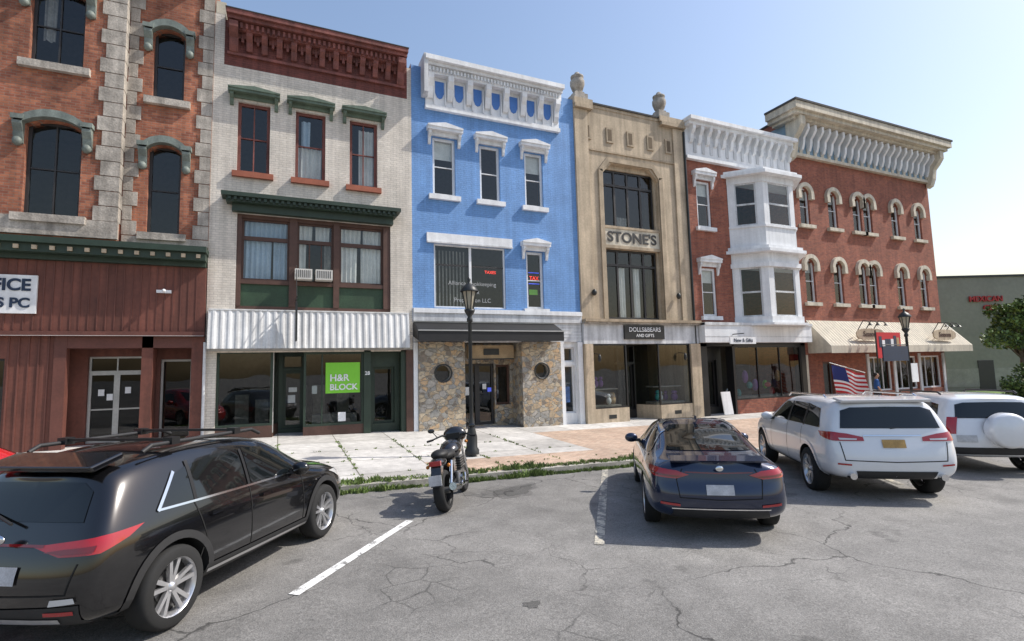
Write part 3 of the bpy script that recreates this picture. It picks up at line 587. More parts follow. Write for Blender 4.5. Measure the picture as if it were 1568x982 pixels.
wall(g,black,13.05,13.97,-.5,3.1,1.0,[(13.12,13.9,.4,2.3),(13.12,13.9,2.4,3.05)]);window(g,13.12,13.9,.4,2.3,1.0,black,1,1,.09,glass=SHOP)
pals=[mat('toy_red',(.4,.04,.04),.6),mat('toy_teal',(.04,.3,.3),.6),mat('toy_tan',(.4,.26,.13),.8),mat('toy_purple',(.2,.08,.3),.6),white]
for i in range(16):
    x=random.uniform(11.3,12.5) if i%2 else random.uniform(14.5,15.8);z=random.choice([.85,.9,1.5,1.55]);m=random.choice(pals);y=random.uniform(.3,.8)
    g.ball('toys_on_display',m,(x,y,z),(.11,.1,.15));g.ball('toys_on_display',m,(x,y,z+.2),(.08,.08,.08))
for a,b in((11.2,12.6),(14.4,15.9)): g.box('display_shelves',interiorL,a,b,.2,.95,.6,.7);g.box('display_shelves',interiorL,a,b,.4,.9,1.3,1.34)
g.done()
# ================================================================== B4 white bay building
g=G('bay_window_building');X0,X1=16.45,23.3
ops=[(17.03,17.85,8.35,10.5),(17.03,17.87,4.33,6.5),(18.9,23.2,4.1,10.6)]
wall(g,brickR,X0,X1,3.0,12.9,0,ops);shell(g,brickR,X0,X1,12.8)
for (a,b,c,d) in ops[:2]: window(g,a,b,c,d,0,white,1,2,.1,inset=.06,blind=.3);sill(g,white,a-.15,b+.15,c,0,.15,.17);pediment(g,white,a-.22,b+.22,d+.05,d+.55,0,.25)
g.box('roof_cornice',white,16.4,23.25,-.6,.3,13.05,13.22);g.box('roof_cornice',white,16.44,23.2,-.45,.2,12.9,13.047);g.box('roof_cornice',white,16.46,23.2,-.1,.05,11.45,12.898);g.box('roof_cornice',white,16.45,23.2,-.2,.02,11.4,11.55)
for i in range(14): bracket(g,'cornice_brackets',white,16.75+i*.49,.17,-.1,12.9,.75,.32)
for i in range(13): g.box('cornice_panels',whiteD,16.92+i*.49,17.08+i*.49,-.13,-.101,11.75,12.4)
P=[(18.92,0),(20.05,-1.0),(22.05,-1.0),(23.18,0)]
def bayband(z0,z1,off,m,part):
    Q=[(P[0][0]-off,0.02),(P[1][0]-off*.6,P[1][1]-off),(P[2][0]+off*.6,P[2][1]-off),(P[3][0]+off,.02)]
    g.prism(part,m,Q,z0,z1,'z')
bayband(4.0,4.3,.06,white,'bay_panels');bayband(6.55,6.75,.1,white,'bay_panels');bayband(6.75,7.2,.02,white,'bay_panels');bayband(7.2,7.34,.32,white,'bay_cornices');bayband(7.34,7.5,.2,white,'bay_cornices');bayband(7.5,8.45,.0,white,'bay_panels')
bayband(8.4,8.5,.06,white,'bay_panels');bayband(10.5,10.8,.04,white,'bay_panels');bayband(10.8,10.95,.36,white,'bay_cornices');bayband(10.95,11.1,.2,white,'bay_cornices');bayband(3.9,4.0,.2,white,'bay_cornices')
def bayface(a,b,z0,z1):
    a=Vector((*a,0));b=Vector((*b,0));d=(b-a);Lh=d.length;d.normalize();nrm=Vector((d.y,-d.x,0))
    def pt(u,v,z): q=a+d*u+nrm*v;return(q.x,q.y,z)
    def bx(u0,u1,v0,v1,za,zb,m,part):
        v=[pt(u,w,z) for u in(u0,u1) for w in(v0,v1) for z in(za,zb)];g.add(part,m,v,[(0,1,3,2),(4,6,7,5),(0,4,5,1),(2,3,7,6),(0,2,6,4),(1,5,7,3)])
    w=.3
    bx(0,w,-.08,.0,z0,z1,white,'bay_posts');bx(Lh-w,Lh,-.08,.0,z0,z1,white,'bay_posts')
    bx(w,w+.07,-.07,-.02,z0,z1,whiteD,'window_frames');bx(Lh-w-.07,Lh-w,-.07,-.02,z0,z1,whiteD,'window_frames')
    zm=(z0+z1)/2;bx(w+.07,Lh-w-.07,-.07,-.02,zm-.04,zm+.04,whiteD,'window_frames');bx(w+.07,Lh-w-.07,-.07,-.02,z0,z0+.07,whiteD,'window_frames');bx(w+.07,Lh-w-.07,-.07,-.02,z1-.07,z1,whiteD,'window_frames')
    g.poly('window_glass',GLASS,[pt(w,-.05,z0),pt(Lh-w,-.05,z0),pt(Lh-w,-.05,z1),pt(w,-.05,z1)])
for i in range(3):
    for z0,z1 in((4.3,6.55),(8.5,10.5)): bayface(P[i],P[i+1],z0,z1)
g.box('shop_fascia',white,16.56,23.28,-.5,.2,3.15,4.0);g.box('shop_fascia',whiteD,16.56,23.3,-.55,.2,3.9,4.02)
g.box('shop_fascia_lines',whiteD,16.56,23.28,-.51,-.501,3.4,3.42)
for xa,xb in((16.6,17.0),(18.5,18.6),(22.95,23.28)): g.box('shop_posts',black,xa,xb,-.1,.3,-.6,3.14)
g.box('shop_base',brickR,18.6,22.95,-.1,.15,-.6,.6);window(g,18.6,22.95,.6,3.0,-.1,black,3,1,.06,glass=SHOP,inset=.02);g.box('shop_header',black,16.6,23.28,-.1,.2,3.0,3.14)
wall(g,black,17.0,18.5,-.5,3.1,.6,[(17.3,18.2,.3,2.4)]);window(g,17.3,18.2,.3,2.4,.6,black,1,1,.09,glass=SHOP)
for i in range(9):
    m=random.choice(pals+[limeg]);x=18.9+i*.43+random.uniform(-.1,.1);y=random.uniform(.3,.9);z=random.choice([.85,1.2,1.6])
    g.ball('displayed_goods',m,(x,y,z),(random.uniform(.1,.2),.12,random.uniform(.12,.3)))
g.box('display_shelf',interiorL,18.7,22.9,.2,1.0,.62,.72)
g.box('hanging_sign',white,17.4,18.9,-1.05,-1.0,3.05,3.35);g.text('hanging_sign_text',navy,"New & Gifts",18.15,-1.06,3.2,.22,.004,bold=.005);g.cyl('hanging_sign_arm',iron,(18.15,0,3.5),(18.15,-1.1,3.5),.02)
g.prism('sandwich_board',white,[(17.0,.1),(17.5,.1),(17.35,1.05),(16.85,1.05)],-.9,-.86)
g.done()
# ================================================================== B5 corner brick building
g=G('corner_brick_building');X0,X1=23.3,35.2
tw=[24.2,26.35,28.35,29.25,31.7,33.85];ops=[]
for x in tw:
    ops.append((x-.36,x+.36,9.1,11.05));ops.append((x-.36,x+.36,5.15,7.35))
wall(g,brickR,X0,X1,2.5,12.65,0,ops);shell(g,brickR,X0,X1,14.6,depth=22)
for (a,b,c,d) in ops:
    archfill(g,brickR,a,b,d-.36,d,0);window(g,a,b,c,d,0,white,1,2,.07,inset=.1,blind=.3 if random.random()<.4 else None)
    archband(g,stoneC,(a+b)/2,.38,d-.34,.37,.2,-.16,.02)
    for s in(a-.1,b+.1): g.box('window_hoods',stoneC,s-.11,s+.11,-.17,.02,d-.62,d-.34);
    sill(g,stoneC,a-.2,b+.2,c,0,.16,.17)
bl=mat('bluegrey_paint',(.2,.3,.38),.6,.12,2)
g.box('frieze',bl,X0,X1,-.08,.02,12.66,14.2);g.box('frieze_bottom',stoneC,X0-.05,X1+.05,-.2,.02,12.6,12.75);g.box('frieze_left',bl,X0-.08,X0+.02,-.08,1.2,12.66,14.2)
for i in range(22):
    x=X0+.25+i*(X1-X0-.5)/21;bracket(g,'cornice_brackets',white,x,.16,-.08,14.15,1.25,.55);g.box('frieze_pilasters',stoneC,x-.1,x+.1,-.13,-.081,12.76,13.1)
for xx in(X0-.02,X1-.06): bracket(g,'cornice_brackets',stoneC,xx,.35,-.08,14.3,2.0,.85)
g.box('roof_cornice',stoneC,X0-.6,X1+.45,-1.0,.6,14.32,14.5);g.box('roof_cornice',stoneC,X0-.75,X1+.6,-1.15,.6,14.5,14.85);g.box('roof_cornice',stoneC,X0-.4,X1+.3,-.75,.5,14.18,14.317);g.box('roof_cornice',roofm,X0-.8,X1+.65,-1.2,.6,14.85,14.95)
g.prism('side_parapet',brickR,[(.6,14.6),(22,13.2),(22,12.0),(.6,12.0)],X0-.02,X0+.25,'x');g.prism('side_parapet',roofm,[(.6,14.7),(22,13.3),(22,13.2),(.6,14.6)],X0-.08,X0+.3,'x')
am=mat('cream_awning',(.58,.53,.43),.75,.1,1,.05,streak=.15)
g.prism('awning',am,[(-.02,4.25),(-1.2,2.95),(-1.2,2.6),(-1.17,2.6),(-1.17,2.92),(-.02,4.15)],23.6,35.6,'x')
for x in(23.6,35.6): g.prism('awning_ends',am,[(-.02,4.24),(-1.19,2.94),(-1.19,2.62),(-.02,2.62)],x-.01,x+.01,'x')
x=23.7
while x<35.5: g.prism('awning_seams',stoneT,[(-.03,4.262),(-1.2,2.965),(-1.2,2.955),(-.03,4.245)],x,x+.015,'x');x+=.22
for xc in(26.6,33.0):
    n=20;g.prism('awning_signs',stoneT,[(xc+1.05*math.copysign(abs(math.cos(2*math.pi*i/n))**.6,math.cos(2*math.pi*i/n)),3.5+.28*math.copysign(abs(math.sin(2*math.pi*i/n))**.8,math.sin(2*math.pi*i/n))) for i in range(n)],-1.2,-1.14)
    g.text('awning_sign_text',brown,"Seasons",xc,-1.21,3.5,.36,.004)
    for k in(-.6,0,.6): g.tube('gooseneck_lamps',iron,[(xc+k,-.9,3.6),(xc+k,-1.25,4.15),(xc+k,-1.5,4.1),(xc+k,-1.6,3.95)],.02,6);g.lathe('gooseneck_shades',iron,(xc+k,-1.6,3.9),[(.12,0),(.03,.1)],n=10)
wall(g,brickR,X0,X1,-.6,2.5,0,[(24.6,25.4,.2,2.2),(28.2,30.2,.6,2.4),(30.5,32.5,.6,2.4),(32.8,34.8,.6,2.4)])
for a,b in((28.2,30.2),(30.5,32.5),(32.8,34.8)): window(g,a,b,.6,2.4,0,white,3,1,.08,glass=SHOP)
window(g,24.6,25.4,.2,2.2,0,brown,1,1,.1);g.box('shop_posts',stoneC,X0,X0+.2,-.05,.1,-.6,2.55);
for x in(28.0,30.25,32.55,34.85): g.box('shop_posts',whiteD,x,x+.2,-.06,.1,-.6,2.55)
g.done()
redm=mat('flag_red',(.5,.025,.03),.8,.05);blu=mat('flag_blue',(.02,.03,.15),.8,.05);wht=mat('flag_white',(.75,.75,.75),.8,.05)
g=G('american_flag');nR,nC=13,20;FX=22.9
def fp(i,j):
    u=i/nC;v=j/nR
    return (FX+1.5*u+.3*v,-1.6-.5*u+.07*math.sin(u*9+v*2),2.05-.45*u-1.25*v+.05*math.sin(u*7))
for j in range(nR):
    for i in range(nC):
        m=blu if(i<8 and j<7) else (redm if j%2==0 else wht);g.add('flag_cloth',m,[fp(i,j),fp(i+1,j),fp(i+1,j+1),fp(i,j+1)],[(0,1,2,3)],True)
g.cyl('flag_pole',alu,(FX-.05,-1.55,2.15),(FX+1.55,-2.1,1.65),.02);g.cyl('flag_pole_stand',iron,(FX-.05,-1.55,-.1),(FX-.05,-1.55,2.15),.025);g.done()
g=G('hanging_banner_sign');g.box('banner',redm,25.2,27.0,-2.3,-2.27,2.3,3.5);
for i in range(7): g.box('banner_picture',random.choice([white,navy,pals[2]]),25.35+i*.22,25.35+i*.22+.2,-2.31,-2.301,2.6+.2*random.random(),3.1+.3*random.random())
g.cyl('banner_pole',iron,(25.15,-2.28,-.2),(25.15,-2.28,3.6),.03);g.done()
# ================================================================== B6 far building
g=G('grey_commercial_building',(46.5,6,0),rad(-24.2))
fg=mat('greygreen_stucco',(.25,.245,.2),.85,.1,.4,.1);g.box('walls',fg,0,40,0,20,-.6,8.5);g.box('parapet_cap',roofm,-.1,40.1,-.1,20.1,8.5,8.65);g.box('wall_band',mat('greygreen_light',(.3,.29,.25),.85),0,40,-.03,0,.0,1.4)
rl=mat('red_letters',(.4,.02,.02),.5,.05);g.text('wall_sign_text',rl,"MEXICAN",4.1,-.1,6.75,.6,.05);g.text('wall_sign_text_lower',rl,"GRILL",4.6,-.1,6.05,.6,.05)
g.box('side_door',darkf,3,4.2,-.05,0,-.3,2);g.done()
o=sheet('lawn',[37.5,200],[-6,120],lambda x,y:zs(x)+.05,grass2)
leafm=mat('leaf_light',(.14,.22,.05),.6,.35,1.5);leafd=mat('leaf_dark',(.05,.09,.03),.7,.3,1.5);bark=mat('bark',(.12,.09,.065),.9,.3,6,.5)
def foliage(g,part,blobs,n,size):
    for _ in range(n):
        b=random.choice(blobs);u=Vector((random.gauss(0,1),random.gauss(0,1),random.gauss(0,1))).normalized()*(random.random()**.4)
        c=Vector(b[0])+Vector((u.x*b[1],u.y*b[1],u.z*b[1]*b[2]));a=Vector((random.gauss(0,1),random.gauss(0,1),random.gauss(0,1))).normalized();t=a.orthogonal().normalized();q=a.cross(t);s=size*random.uniform(.6,1.4)
        g.add(part,leafm if random.random()<.6 else leafd,[tuple(c-t*s),tuple(c+q*s*.5),tuple(c+t*s),tuple(c-q*s*.5)],[(0,1,2,3)])
g=G('street_tree',(39.0,-2.0,-.3));g.cyl('trunk',bark,(0,0,0),(.1,.1,2.8),.16,.1)
bl_=[]
for i in range(20):
    a=random.uniform(0,6.28);r=random.uniform(.3,2.1);c=(r*math.cos(a),r*math.sin(a),random.uniform(3.2,5.7));bl_.append((c,random.uniform(.5,.85),.75));g.cyl('limbs',bark,(.1,.1,2.4),c,.06,.015,6)
foliage(g,'crown',bl_,8500,.11);g.done()
g=G('shrub_hedge',(35.9,-3.4,-.3))
bl_=[((random.uniform(.3,7),random.uniform(-1.0,2.2),random.uniform(.4,1.7)),random.uniform(.5,.85),.8) for _ in range(26)];foliage(g,'leaves',bl_,8500,.09);g.done()
# ------------------------------------------------------------------ lamps
def lamp(x,y,z):
    g=G('street_lamp',(x,y,z),0,1.055);amb=mat('lamp_glass',(.4,.36,.27),.3,.15,5)
    g.lathe('base',iron,(0,0,0),[(.17,0),(.17,.1),(.13,.16),(.13,.4),(.09,.56),(.07,.75),(.045,.85),(.04,3.1),(.07,3.12),(.07,3.2),(.045,3.24),(.12,3.36),(.13,3.42),(.0,3.42)],n=16)
    for k in range(8):
        t=k*math.pi/4;g.cyl('flutes',iron,(.043*math.cos(t),.043*math.sin(t),.88),(.04*math.cos(t),.04*math.sin(t),3.08),.008,n=5)
    g.lathe('lantern_glass',amb,(0,0,3.43),[(.09,0),(.17,.42)],n=8,smooth=False)
    for k in range(8):
        t=k*math.pi/4;g.cyl('lantern_frame',iron,(.095*math.cos(t),.095*math.sin(t),3.43),(.18*math.cos(t),.18*math.sin(t),3.86),.014,n=5)
    g.lathe('lantern_roof',iron,(0,0,3.85),[(.22,0),(.22,.03),(.14,.14),(.05,.2),(.03,.26),(.045,.3),(.0,.36)],n=16);return g
g=lamp(4.4,-4.9,.14);g.done()
g=lamp(22.9,-4.8,-.16);g.box('lamp_notice',white,-.05,.35,-.1,-.08,1.4,2.1);g.box('navy_hanging_sign',navy,-1.7,-.2,-.12,-.08,2.2,2.75);g.cyl('sign_arm',iron,(0,0,2.8),(-1.7,-.1,2.8),.02);g.done()
# ------------------------------------------------------------------ vehicles
tyre=mat('tyre_rubber',(.014,.014,.014),.85,.1,8);alloy=mat('alloy_wheel',(.6,.6,.61),.28,.03,metal=.8);alloyd=mat('dark_alloy',(.02,.02,.02),.5,.05,metal=.3)
cglass=mat('tinted_car_glass',(.006,.008,.009),.03,0,coat=.3);redl=mat('tail_lamp_red',(.36,.008,.012),.12,.05,10,coat=1);redd=mat('tail_lamp_dark_red',(.14,.004,.006),.12,.05,10,coat=1);trim=mat('black_plastic_trim',(.022,.022,.023),.6,.1,10);chrome=mat('chrome',(.75,.75,.76),.12,0,metal=1)
plate=mat('licence_plate',(.5,.5,.51),.5,.2,8);gap=mat('panel_gap',(.004,.004,.004),.8,0);refl=mat('reverse_lamp',(.6,.6,.6),.15,0,coat=1);plateo=mat('orange_plate',(.45,.27,.08),.5,.2,8)
def paint(n,c,r=.28,met=.3): return mat(n,c,r,.02,1,coat=1,metal=met)
def carbody(g,name,spec,pm,wheels,rw):
    xb,w,zb,zbelt,wbelt,xr,zr,wr,z3=[spec[k] for k in('xb','w','zb','zbelt','wbelt','xr','zr','wr','z3')]
    n=len(xb);V=[];F=[];rx=spec.get('rx',-.06)
    for i in range(n):
        x=xb[i]
        lo=rx if i==0 else(.05 if i==n-1 else 0)
        col=[(x,0,zb[i]),(x,w[i]*.86,zb[i]),(x+lo*.7,w[i]*.985,zb[i]+.14),(x+lo,w[i],z3),(x,(w[i]*.6+wbelt[i]*.4),zbelt[i]-.13),(x*.75+xr[i]*.25 if i==0 else x,wbelt[i],zbelt[i]),
             (xr[i],wr[i],zr[i]-.055),(xr[i],wr[i]*.8,zr[i]-.012),(xr[i]-(.03 if i==0 else 0),0,zr[i]+.012)]
        V+=col+[(a,-b,c) for a,b,c in col[1:8]]
    K=16
    ring=list(range(0,9))+list(range(15,8,-1))
    for i in range(n-1):
        for k in range(16):
            p,q=ring[k],ring[(k+1)%16];F.append((i*K+p,i*K+q,(i+1)*K+q,(i+1)*K+p))
    for base,fl in((0,1),((n-1)*K,0)):
        L_=lambda k:base+k
        R_=lambda k:base+8+k
        fs=[(L_(0),L_(1),R_(1))]+[(L_(k),L_(k+1),R_(k+1),R_(k)) for k in range(1,7)]+[(L_(7),L_(8),R_(7))]
        F+=[f if fl else f[::-1] for f in fs]
    me=bpy.data.meshes.new('tmp');me.from_pydata(V,[],F)
    bm=bmesh.new();bm.from_mesh(me);bmesh.ops.recalc_face_normals(bm,faces=bm.faces);bm.to_mesh(me);bm.free()
    o=bpy.data.objects.new('tmp',me);COL.objects.link(o);s=o.modifiers.new('s','SUBSURF');s.levels=3;s.render_levels=3
    dg=bpy.context.evaluated_depsgraph_get();sm=bpy.data.meshes.new_from_object(o.evaluated_get(dg));bvh=BVHTree.FromPolygons([v.co for v in sm.vertices],[tuple(p.vertices) for p in sm.polygons])
    bpy.data.objects.remove(o);o=bpy.data.objects.new(name,sm);COL.objects.link(o)
    cm=bpy.data.meshes.new('cut');bm=bmesh.new()
    for wx in wheels:
        for s_ in(1,-1):
            bmesh.ops.create_cone(bm,cap_ends=True,segments=40,radius1=rw*1.16,radius2=rw*1.16,depth=.62,matrix=Matrix.Translation((wx,s_*.92,rw*1.02))@Matrix.Rotation(math.pi/2,4,'X'))
    bm.to_mesh(cm);bm.free();co=bpy.data.objects.new('cut',cm);COL.objects.link(co)
    md=o.modifiers.new('b','BOOLEAN');md.object=co;md.operation='DIFFERENCE';md.solver='EXACT'
    dg=bpy.context.evaluated_depsgraph_get();fm=bpy.data.meshes.new_from_object(o.evaluated_get(dg));bpy.data.objects.remove(o);bpy.data.objects.remove(co)
    fm.materials.clear();fm.materials.append(pm);fm.materials.append(trim)
    for p in fm.polygons:
        p.use_smooth=True;c=p.center;p.material_index=0
        for wx in wheels:
            if math.hypot(c.x-wx,c.z-rw*1.02)<rw*1.165 and abs(c.y)<.93 and (abs(p.normal.y)<.25 or abs(c.y)<.65): p.material_index=1
        if c.z<spec.get('clad',.0): p.material_index=1
    ob=bpy.data.objects.new(name,fm);COL.objects.link(ob);ob.parent=g.e
    try: ob.data.set_sharp_from_angle(angle=rad(40))
    except Exception: pass
    return bvh
def decal(g,bvh,part,m,poly,plane,off=.006,res=.05,mirror=True):
    P=[]
    for a,b in zip(poly,poly[1:]+poly[:1]):
        n=max(1,int(math.hypot(a[0]-b[0],a[1]-b[1])/res))
        for i in range(n): P.append(Vector((a[0]+(b[0]-a[0])*i/n,a[1]+(b[1]-a[1])*i/n)))
    no=len(P);x0=min(p.x for p in P);x1=max(p.x for p in P);y0=min(p.y for p in P);y1=max(p.y for p in P)
    def inside(x,y):
        c=False
        for a,b in zip(poly,poly[1:]+poly[:1]):
            if(a[1]>y)!=(b[1]>y) and x<(b[0]-a[0])*(y-a[1])/(b[1]-a[1])+a[0]: c=not c
        return c
    x=x0+res*.5
    while x<x1:
        y=y0+res*.5
        while y<y1:
            if inside(x,y): P.append(Vector((x,y)))
            y+=res
        x+=res
    vs,es,fs,_,_,_=delaunay_2d_cdt(P,[],[list(range(no))],1,1e-5)
    for sgn in((1,-1) if mirror else(1,)):
        V=[];ok=[]
        for v in vs:
            if plane=='S': o=Vector((v.x,sgn*3,v.y));d=Vector((0,-sgn,0))
            elif plane=='R': o=Vector((-2,sgn*v.x,v.y));d=Vector((1,0,0))
            elif plane=='F': o=Vector((8,sgn*v.x,v.y));d=Vector((-1,0,0))
            else:
                k=.70711;d=Vector((k,-sgn*k,0));o=-3*d+Vector((k,sgn*k,0))*v.x+Vector((0,0,v.y))
            h=bvh.ray_cast(o,d)
            if h[0] is None: V.append((0,0,0));ok.append(False)
            else:
                nn=h[1]
                if nn.dot(d)>0: nn=-nn
                q=h[0]+nn*off;V.append(tuple(q));ok.append(True)
        FF=[list(f) for f in fs if all(ok[i] for i in f)]
        g.add(part,m,V,FF,True)
def strip(g,bvh,part,m,pts,w,plane,off=.007,mirror=True):
    for a,b in zip(pts,pts[1:]):
        d=Vector((b[0]-a[0],b[1]-a[1]));L=d.length;d/=L;n=Vector((-d.y,d.x))*w/2;e=d*w*.3
        decal(g,bvh,part,m,[(a[0]+n.x-e.x,a[1]+n.y-e.y),(b[0]+n.x+e.x,b[1]+n.y+e.y),(b[0]-n.x+e.x,b[1]-n.y+e.y),(a[0]-n.x-e.x,a[1]-n.y-e.y)],plane,off,.07,mirror)
eng0=mat('brake_steel',(.12,.12,.12),.4,.05,metal=.8)
def wheel(g,x,y,r,w,rim=alloy,sp=5,out=1,face=None):
    c=(x,y,r);h=w/2
    g.lathe('tyres',tyre,c,[(.7*r,-h),(.9*r,-h*1.02),(.97*r,-h*.85),(r,-h*.5),(r,h*.5),(.97*r,h*.85),(.9*r,h*1.02),(.7*r,h)],'y',36)
    g.lathe('rims',rim,c,[(.7*r,-h*.95),(.665*r,-h*.85),(.655*r,h*.85),(.7*r,h*.95)],'y',36)
    g.lathe('wheel_backs',alloyd,c,[(0,out*h*.1),(.66*r,out*h*.1)],'y',24)
    g.lathe('brake_discs',eng0,c,[(.2*r,out*h*.16),(.40*r,out*h*.16)],'y',24)
    yo=y+out*h*.82
    g.lathe('wheel_hubs',rim,c,[(0,out*h*.8),(.09*r,out*h*.8),(.13*r,out*h*.5)],'y',16)
    for k in range(sp):
        for dt in(-.2,.2):
            t=2*math.pi*k/sp+math.pi/2;p0=Vector((x,yo-out*.03,r))+Vector((math.cos(t+dt*1.3),0,math.sin(t+dt*1.3)))*.08*r;t2=t+dt;p1=Vector((x,yo,r))+Vector((math.cos(t2),0,math.sin(t2)))*.67*r
            dd=(p1-p0).normalized();nn=Vector((-dd.z,0,dd.x));a,b=.05*r,.052*r;th=Vector((0,-out*.035,0))
            v=[p0-nn*a,p0+nn*a,p1+nn*b,p1-nn*b];v=[tuple(q) for q in v]+[tuple(q+th) for q in v]
            g.add('wheel_spokes',face or rim,v,[(0,1,2,3),(4,7,6,5),(0,4,5,1),(1,5,6,2),(2,6,7,3),(3,7,4,0)])
def archtrim(g,bvh,wx,rw,m,w=.06,a0=-10,a1=190):
    r0,r1=rw*1.15,rw*1.15+w;n=22
    for k in range(n):
        t0=rad(a0+(a1-a0)*k/n);t1=rad(a0+(a1-a0)*(k+1)/n)
        decal(g,bvh,'arch_trims',m,[(wx+r0*math.cos(t0),rw+r0*math.sin(t0)),(wx+r1*math.cos(t0),rw+r1*math.sin(t0)),(wx+r1*math.cos(t1),rw+r1*math.sin(t1)),(wx+r0*math.cos(t1),rw+r0*math.sin(t1))],'S',.012,.06)
def place(name,ax,heading,rear_axle,scale=1):
    h=rad(heading);x=ax[0]-math.cos(h)*rear_axle*scale;y=ax[1]-math.sin(h)*rear_axle*scale
    g=G(name,(x,y,zs(ax[0])),h,scale);g.e.rotation_euler=(0,rad(1.15)*math.cos(h),h);return g
def mirror_(g,m,x,y,z):
    for s in(1,-1): g.ball('door_mirrors',m,(x,s*y,z),(.07,.12,.085),14,8);g.box('mirror_arms',trim,x-.03,x+.04,s*(y-.16),s*(y-.05),z-.07,z-.02)
def handles(g,bvh,m,xs,z):
    for x in xs: decal(g,bvh,'door_handles',m,[(x,z),(x+.19,z),(x+.19,z+.035),(x,z+.035)],'S',.03,.05)
SUV=dict(xb=[.10,.24,.8,1.45,2.1,2.75,3.3,3.75,4.2,4.47],w=[.74,.89,.93,.93,.93,.93,.93,.93,.88,.62],zb=[.36,.27,.24,.22,.22,.22,.22,.24,.26,.32],
 zbelt=[.97,1.03,1.03,1.01,.99,.97,.96,.93,.86,.74],wbelt=[.72,.83,.87,.885,.89,.89,.88,.85,.78,.55],xr=[.36,.5,.95,1.5,2.05,2.6,3.22,3.72,4.15,4.38],
 zr=[1.42,1.51,1.58,1.60,1.59,1.52,1.11,1.05,.97,.83],wr=[.58,.65,.70,.71,.71,.67,.74,.7,.62,.42],z3=.66,clad=.33)
# --- black crossover
bk=paint('black_car_paint',(.006,.006,.007),.18,.2)
hd=57;h=rad(hd);rgt=Vector((math.sin(h),-math.cos(h)));axp=Vector((-.84,-11.68))-rgt*.84
g=place('black_crossover_car',axp,hd,.88,.965)
b=carbody(g,'body',SUV,bk,(.88,3.55),.36)
for x in(.88,3.55):
    for s in(1,-1): wheel(g,x,s*.81,.36,.23,alloy,5,s,alloy)
    archtrim(g,b,x,.36,trim,.07)
decal(g,b,'side_windows',cglass,[(.76,1.09),(.98,1.34),(1.13,1.39),(1.13,1.08)],'S',.006)
decal(g,b,'side_windows',cglass,[(1.17,1.08),(1.17,1.40),(1.5,1.44),(1.9,1.45),(1.9,1.06)],'S',.006)
decal(g,b,'side_windows',cglass,[(1.98,1.06),(1.98,1.45),(2.3,1.43),(2.5,1.36),(2.85,1.12),(2.92,1.04)],'S',.006)
strip(g,b,'window_chrome',chrome,[(2.95,1.025),(1.9,1.045),(.72,1.07)],.02,'S',.012);strip(g,b,'window_chrome',chrome,[(.72,1.07),(.97,1.36)],.028,'S',.012)
for x in(1.15,1.94): strip(g,b,'window_pillars',black,[(x,1.07),(x,1.43)],.04,'S',.010)
for pts in([(1.12,.42),(1.25,.7),(1.13,1.05)],[(1.94,.32),(1.94,1.05)],[(3.0,.35),(2.98,1.01)],[(1.15,.36),(3.0,.33)]): strip(g,b,'door_gaps',gap,pts,.012,'S',.004)
decal(g,b,'sill_cladding',trim,[(1.25,.24),(3.15,.24),(3.13,.40),(1.28,.42)],'S',.012)
strip(g,b,'sill_chrome',alloy,[(1.3,.36),(3.1,.335)],.03,'S',.018);handles(g,b,bk,(1.3,2.12),.88)
decal(g,b,'rear_window',cglass,[(0,1.09),(.60,1.09),(.55,1.31),(.44,1.38),(0,1.39)],'R',.006)
decal(g,b,'tail_lamps',redl,[(.28,.92),(.5,.955),(.74,.99),(1.0,1.01),(.9,.94),(.72,.865),(.46,.85)],'C',.012);decal(g,b,'tail_lamp_inner',redd,[(.36,.88),(.5,.905),(.7,.925),(.68,.88),(.48,.865)],'C',.018)
decal(g,b,'tail_lamp_bar',redd,[(0,.915),(.36,.915),(.36,.935),(0,.935)],'R',.014)
decal(g,b,'rear_bumper_trim',trim,[(0,.30),(.70,.32),(.72,.50),(0,.46)],'R',.01);decal(g,b,'bumper_reflectors',redl,[(.45,.42),(.68,.43),(.68,.46),(.45,.45)],'R',.016);decal(g,b,'bumper_lamps',refl,[(.50,.5),(.7,.52),(.69,.56),(.52,.55)],'R',.016)
strip(g,b,'rear_skid_chrome',alloy,[(0,.37),(.55,.38)],.035,'R',.018)
decal(g,b,'licence_plate',plate,[(-.2,.65),(.2,.65),(.2,.78),(-.2,.78)],'R',.015,mirror=False);strip(g,b,'tailgate_gap',gap,[(0,.56),(.62,.58),(.68,.8)],.012,'R',.004)
g.ball('badge',chrome,(.07,0,.99),(.02,.07,.04));g.tube('rear_wiper',trim,[(.15,-.02,1.09),(.24,.3,1.16)],.012,6)
g.prism('spoiler',bk,[(.30,1.52),(.62,1.605),(.62,1.55),(.34,1.47)],-.56,.56,'y')
for s in(1,-1): g.tube('roof_rails',trim,[(.75,s*.62,1.58),(.85,s*.62,1.63),(2.3,s*.62,1.63),(2.45,s*.62,1.57)],.02,8)
for x in(1.1,2.0): g.box('roof_crossbars',black,x-.03,x+.03,-.56,.56,1.645,1.67);[g.box('crossbar_feet',black,x-.05,x+.05,s*.66,s*.56,1.61,1.68) for s in(1,-1)]
mirror_(g,bk,2.8,.98,1.08)
decal(g,b,'windscreen',cglass,[(0,1.14),(.62,1.13),(.56,1.45),(0,1.48)],'F',.006);decal(g,b,'headlamps',refl,[(.5,.70),(.85,.76),(.85,.88),(.55,.82)],'F',.01)
g.done({'spoiler':.015})
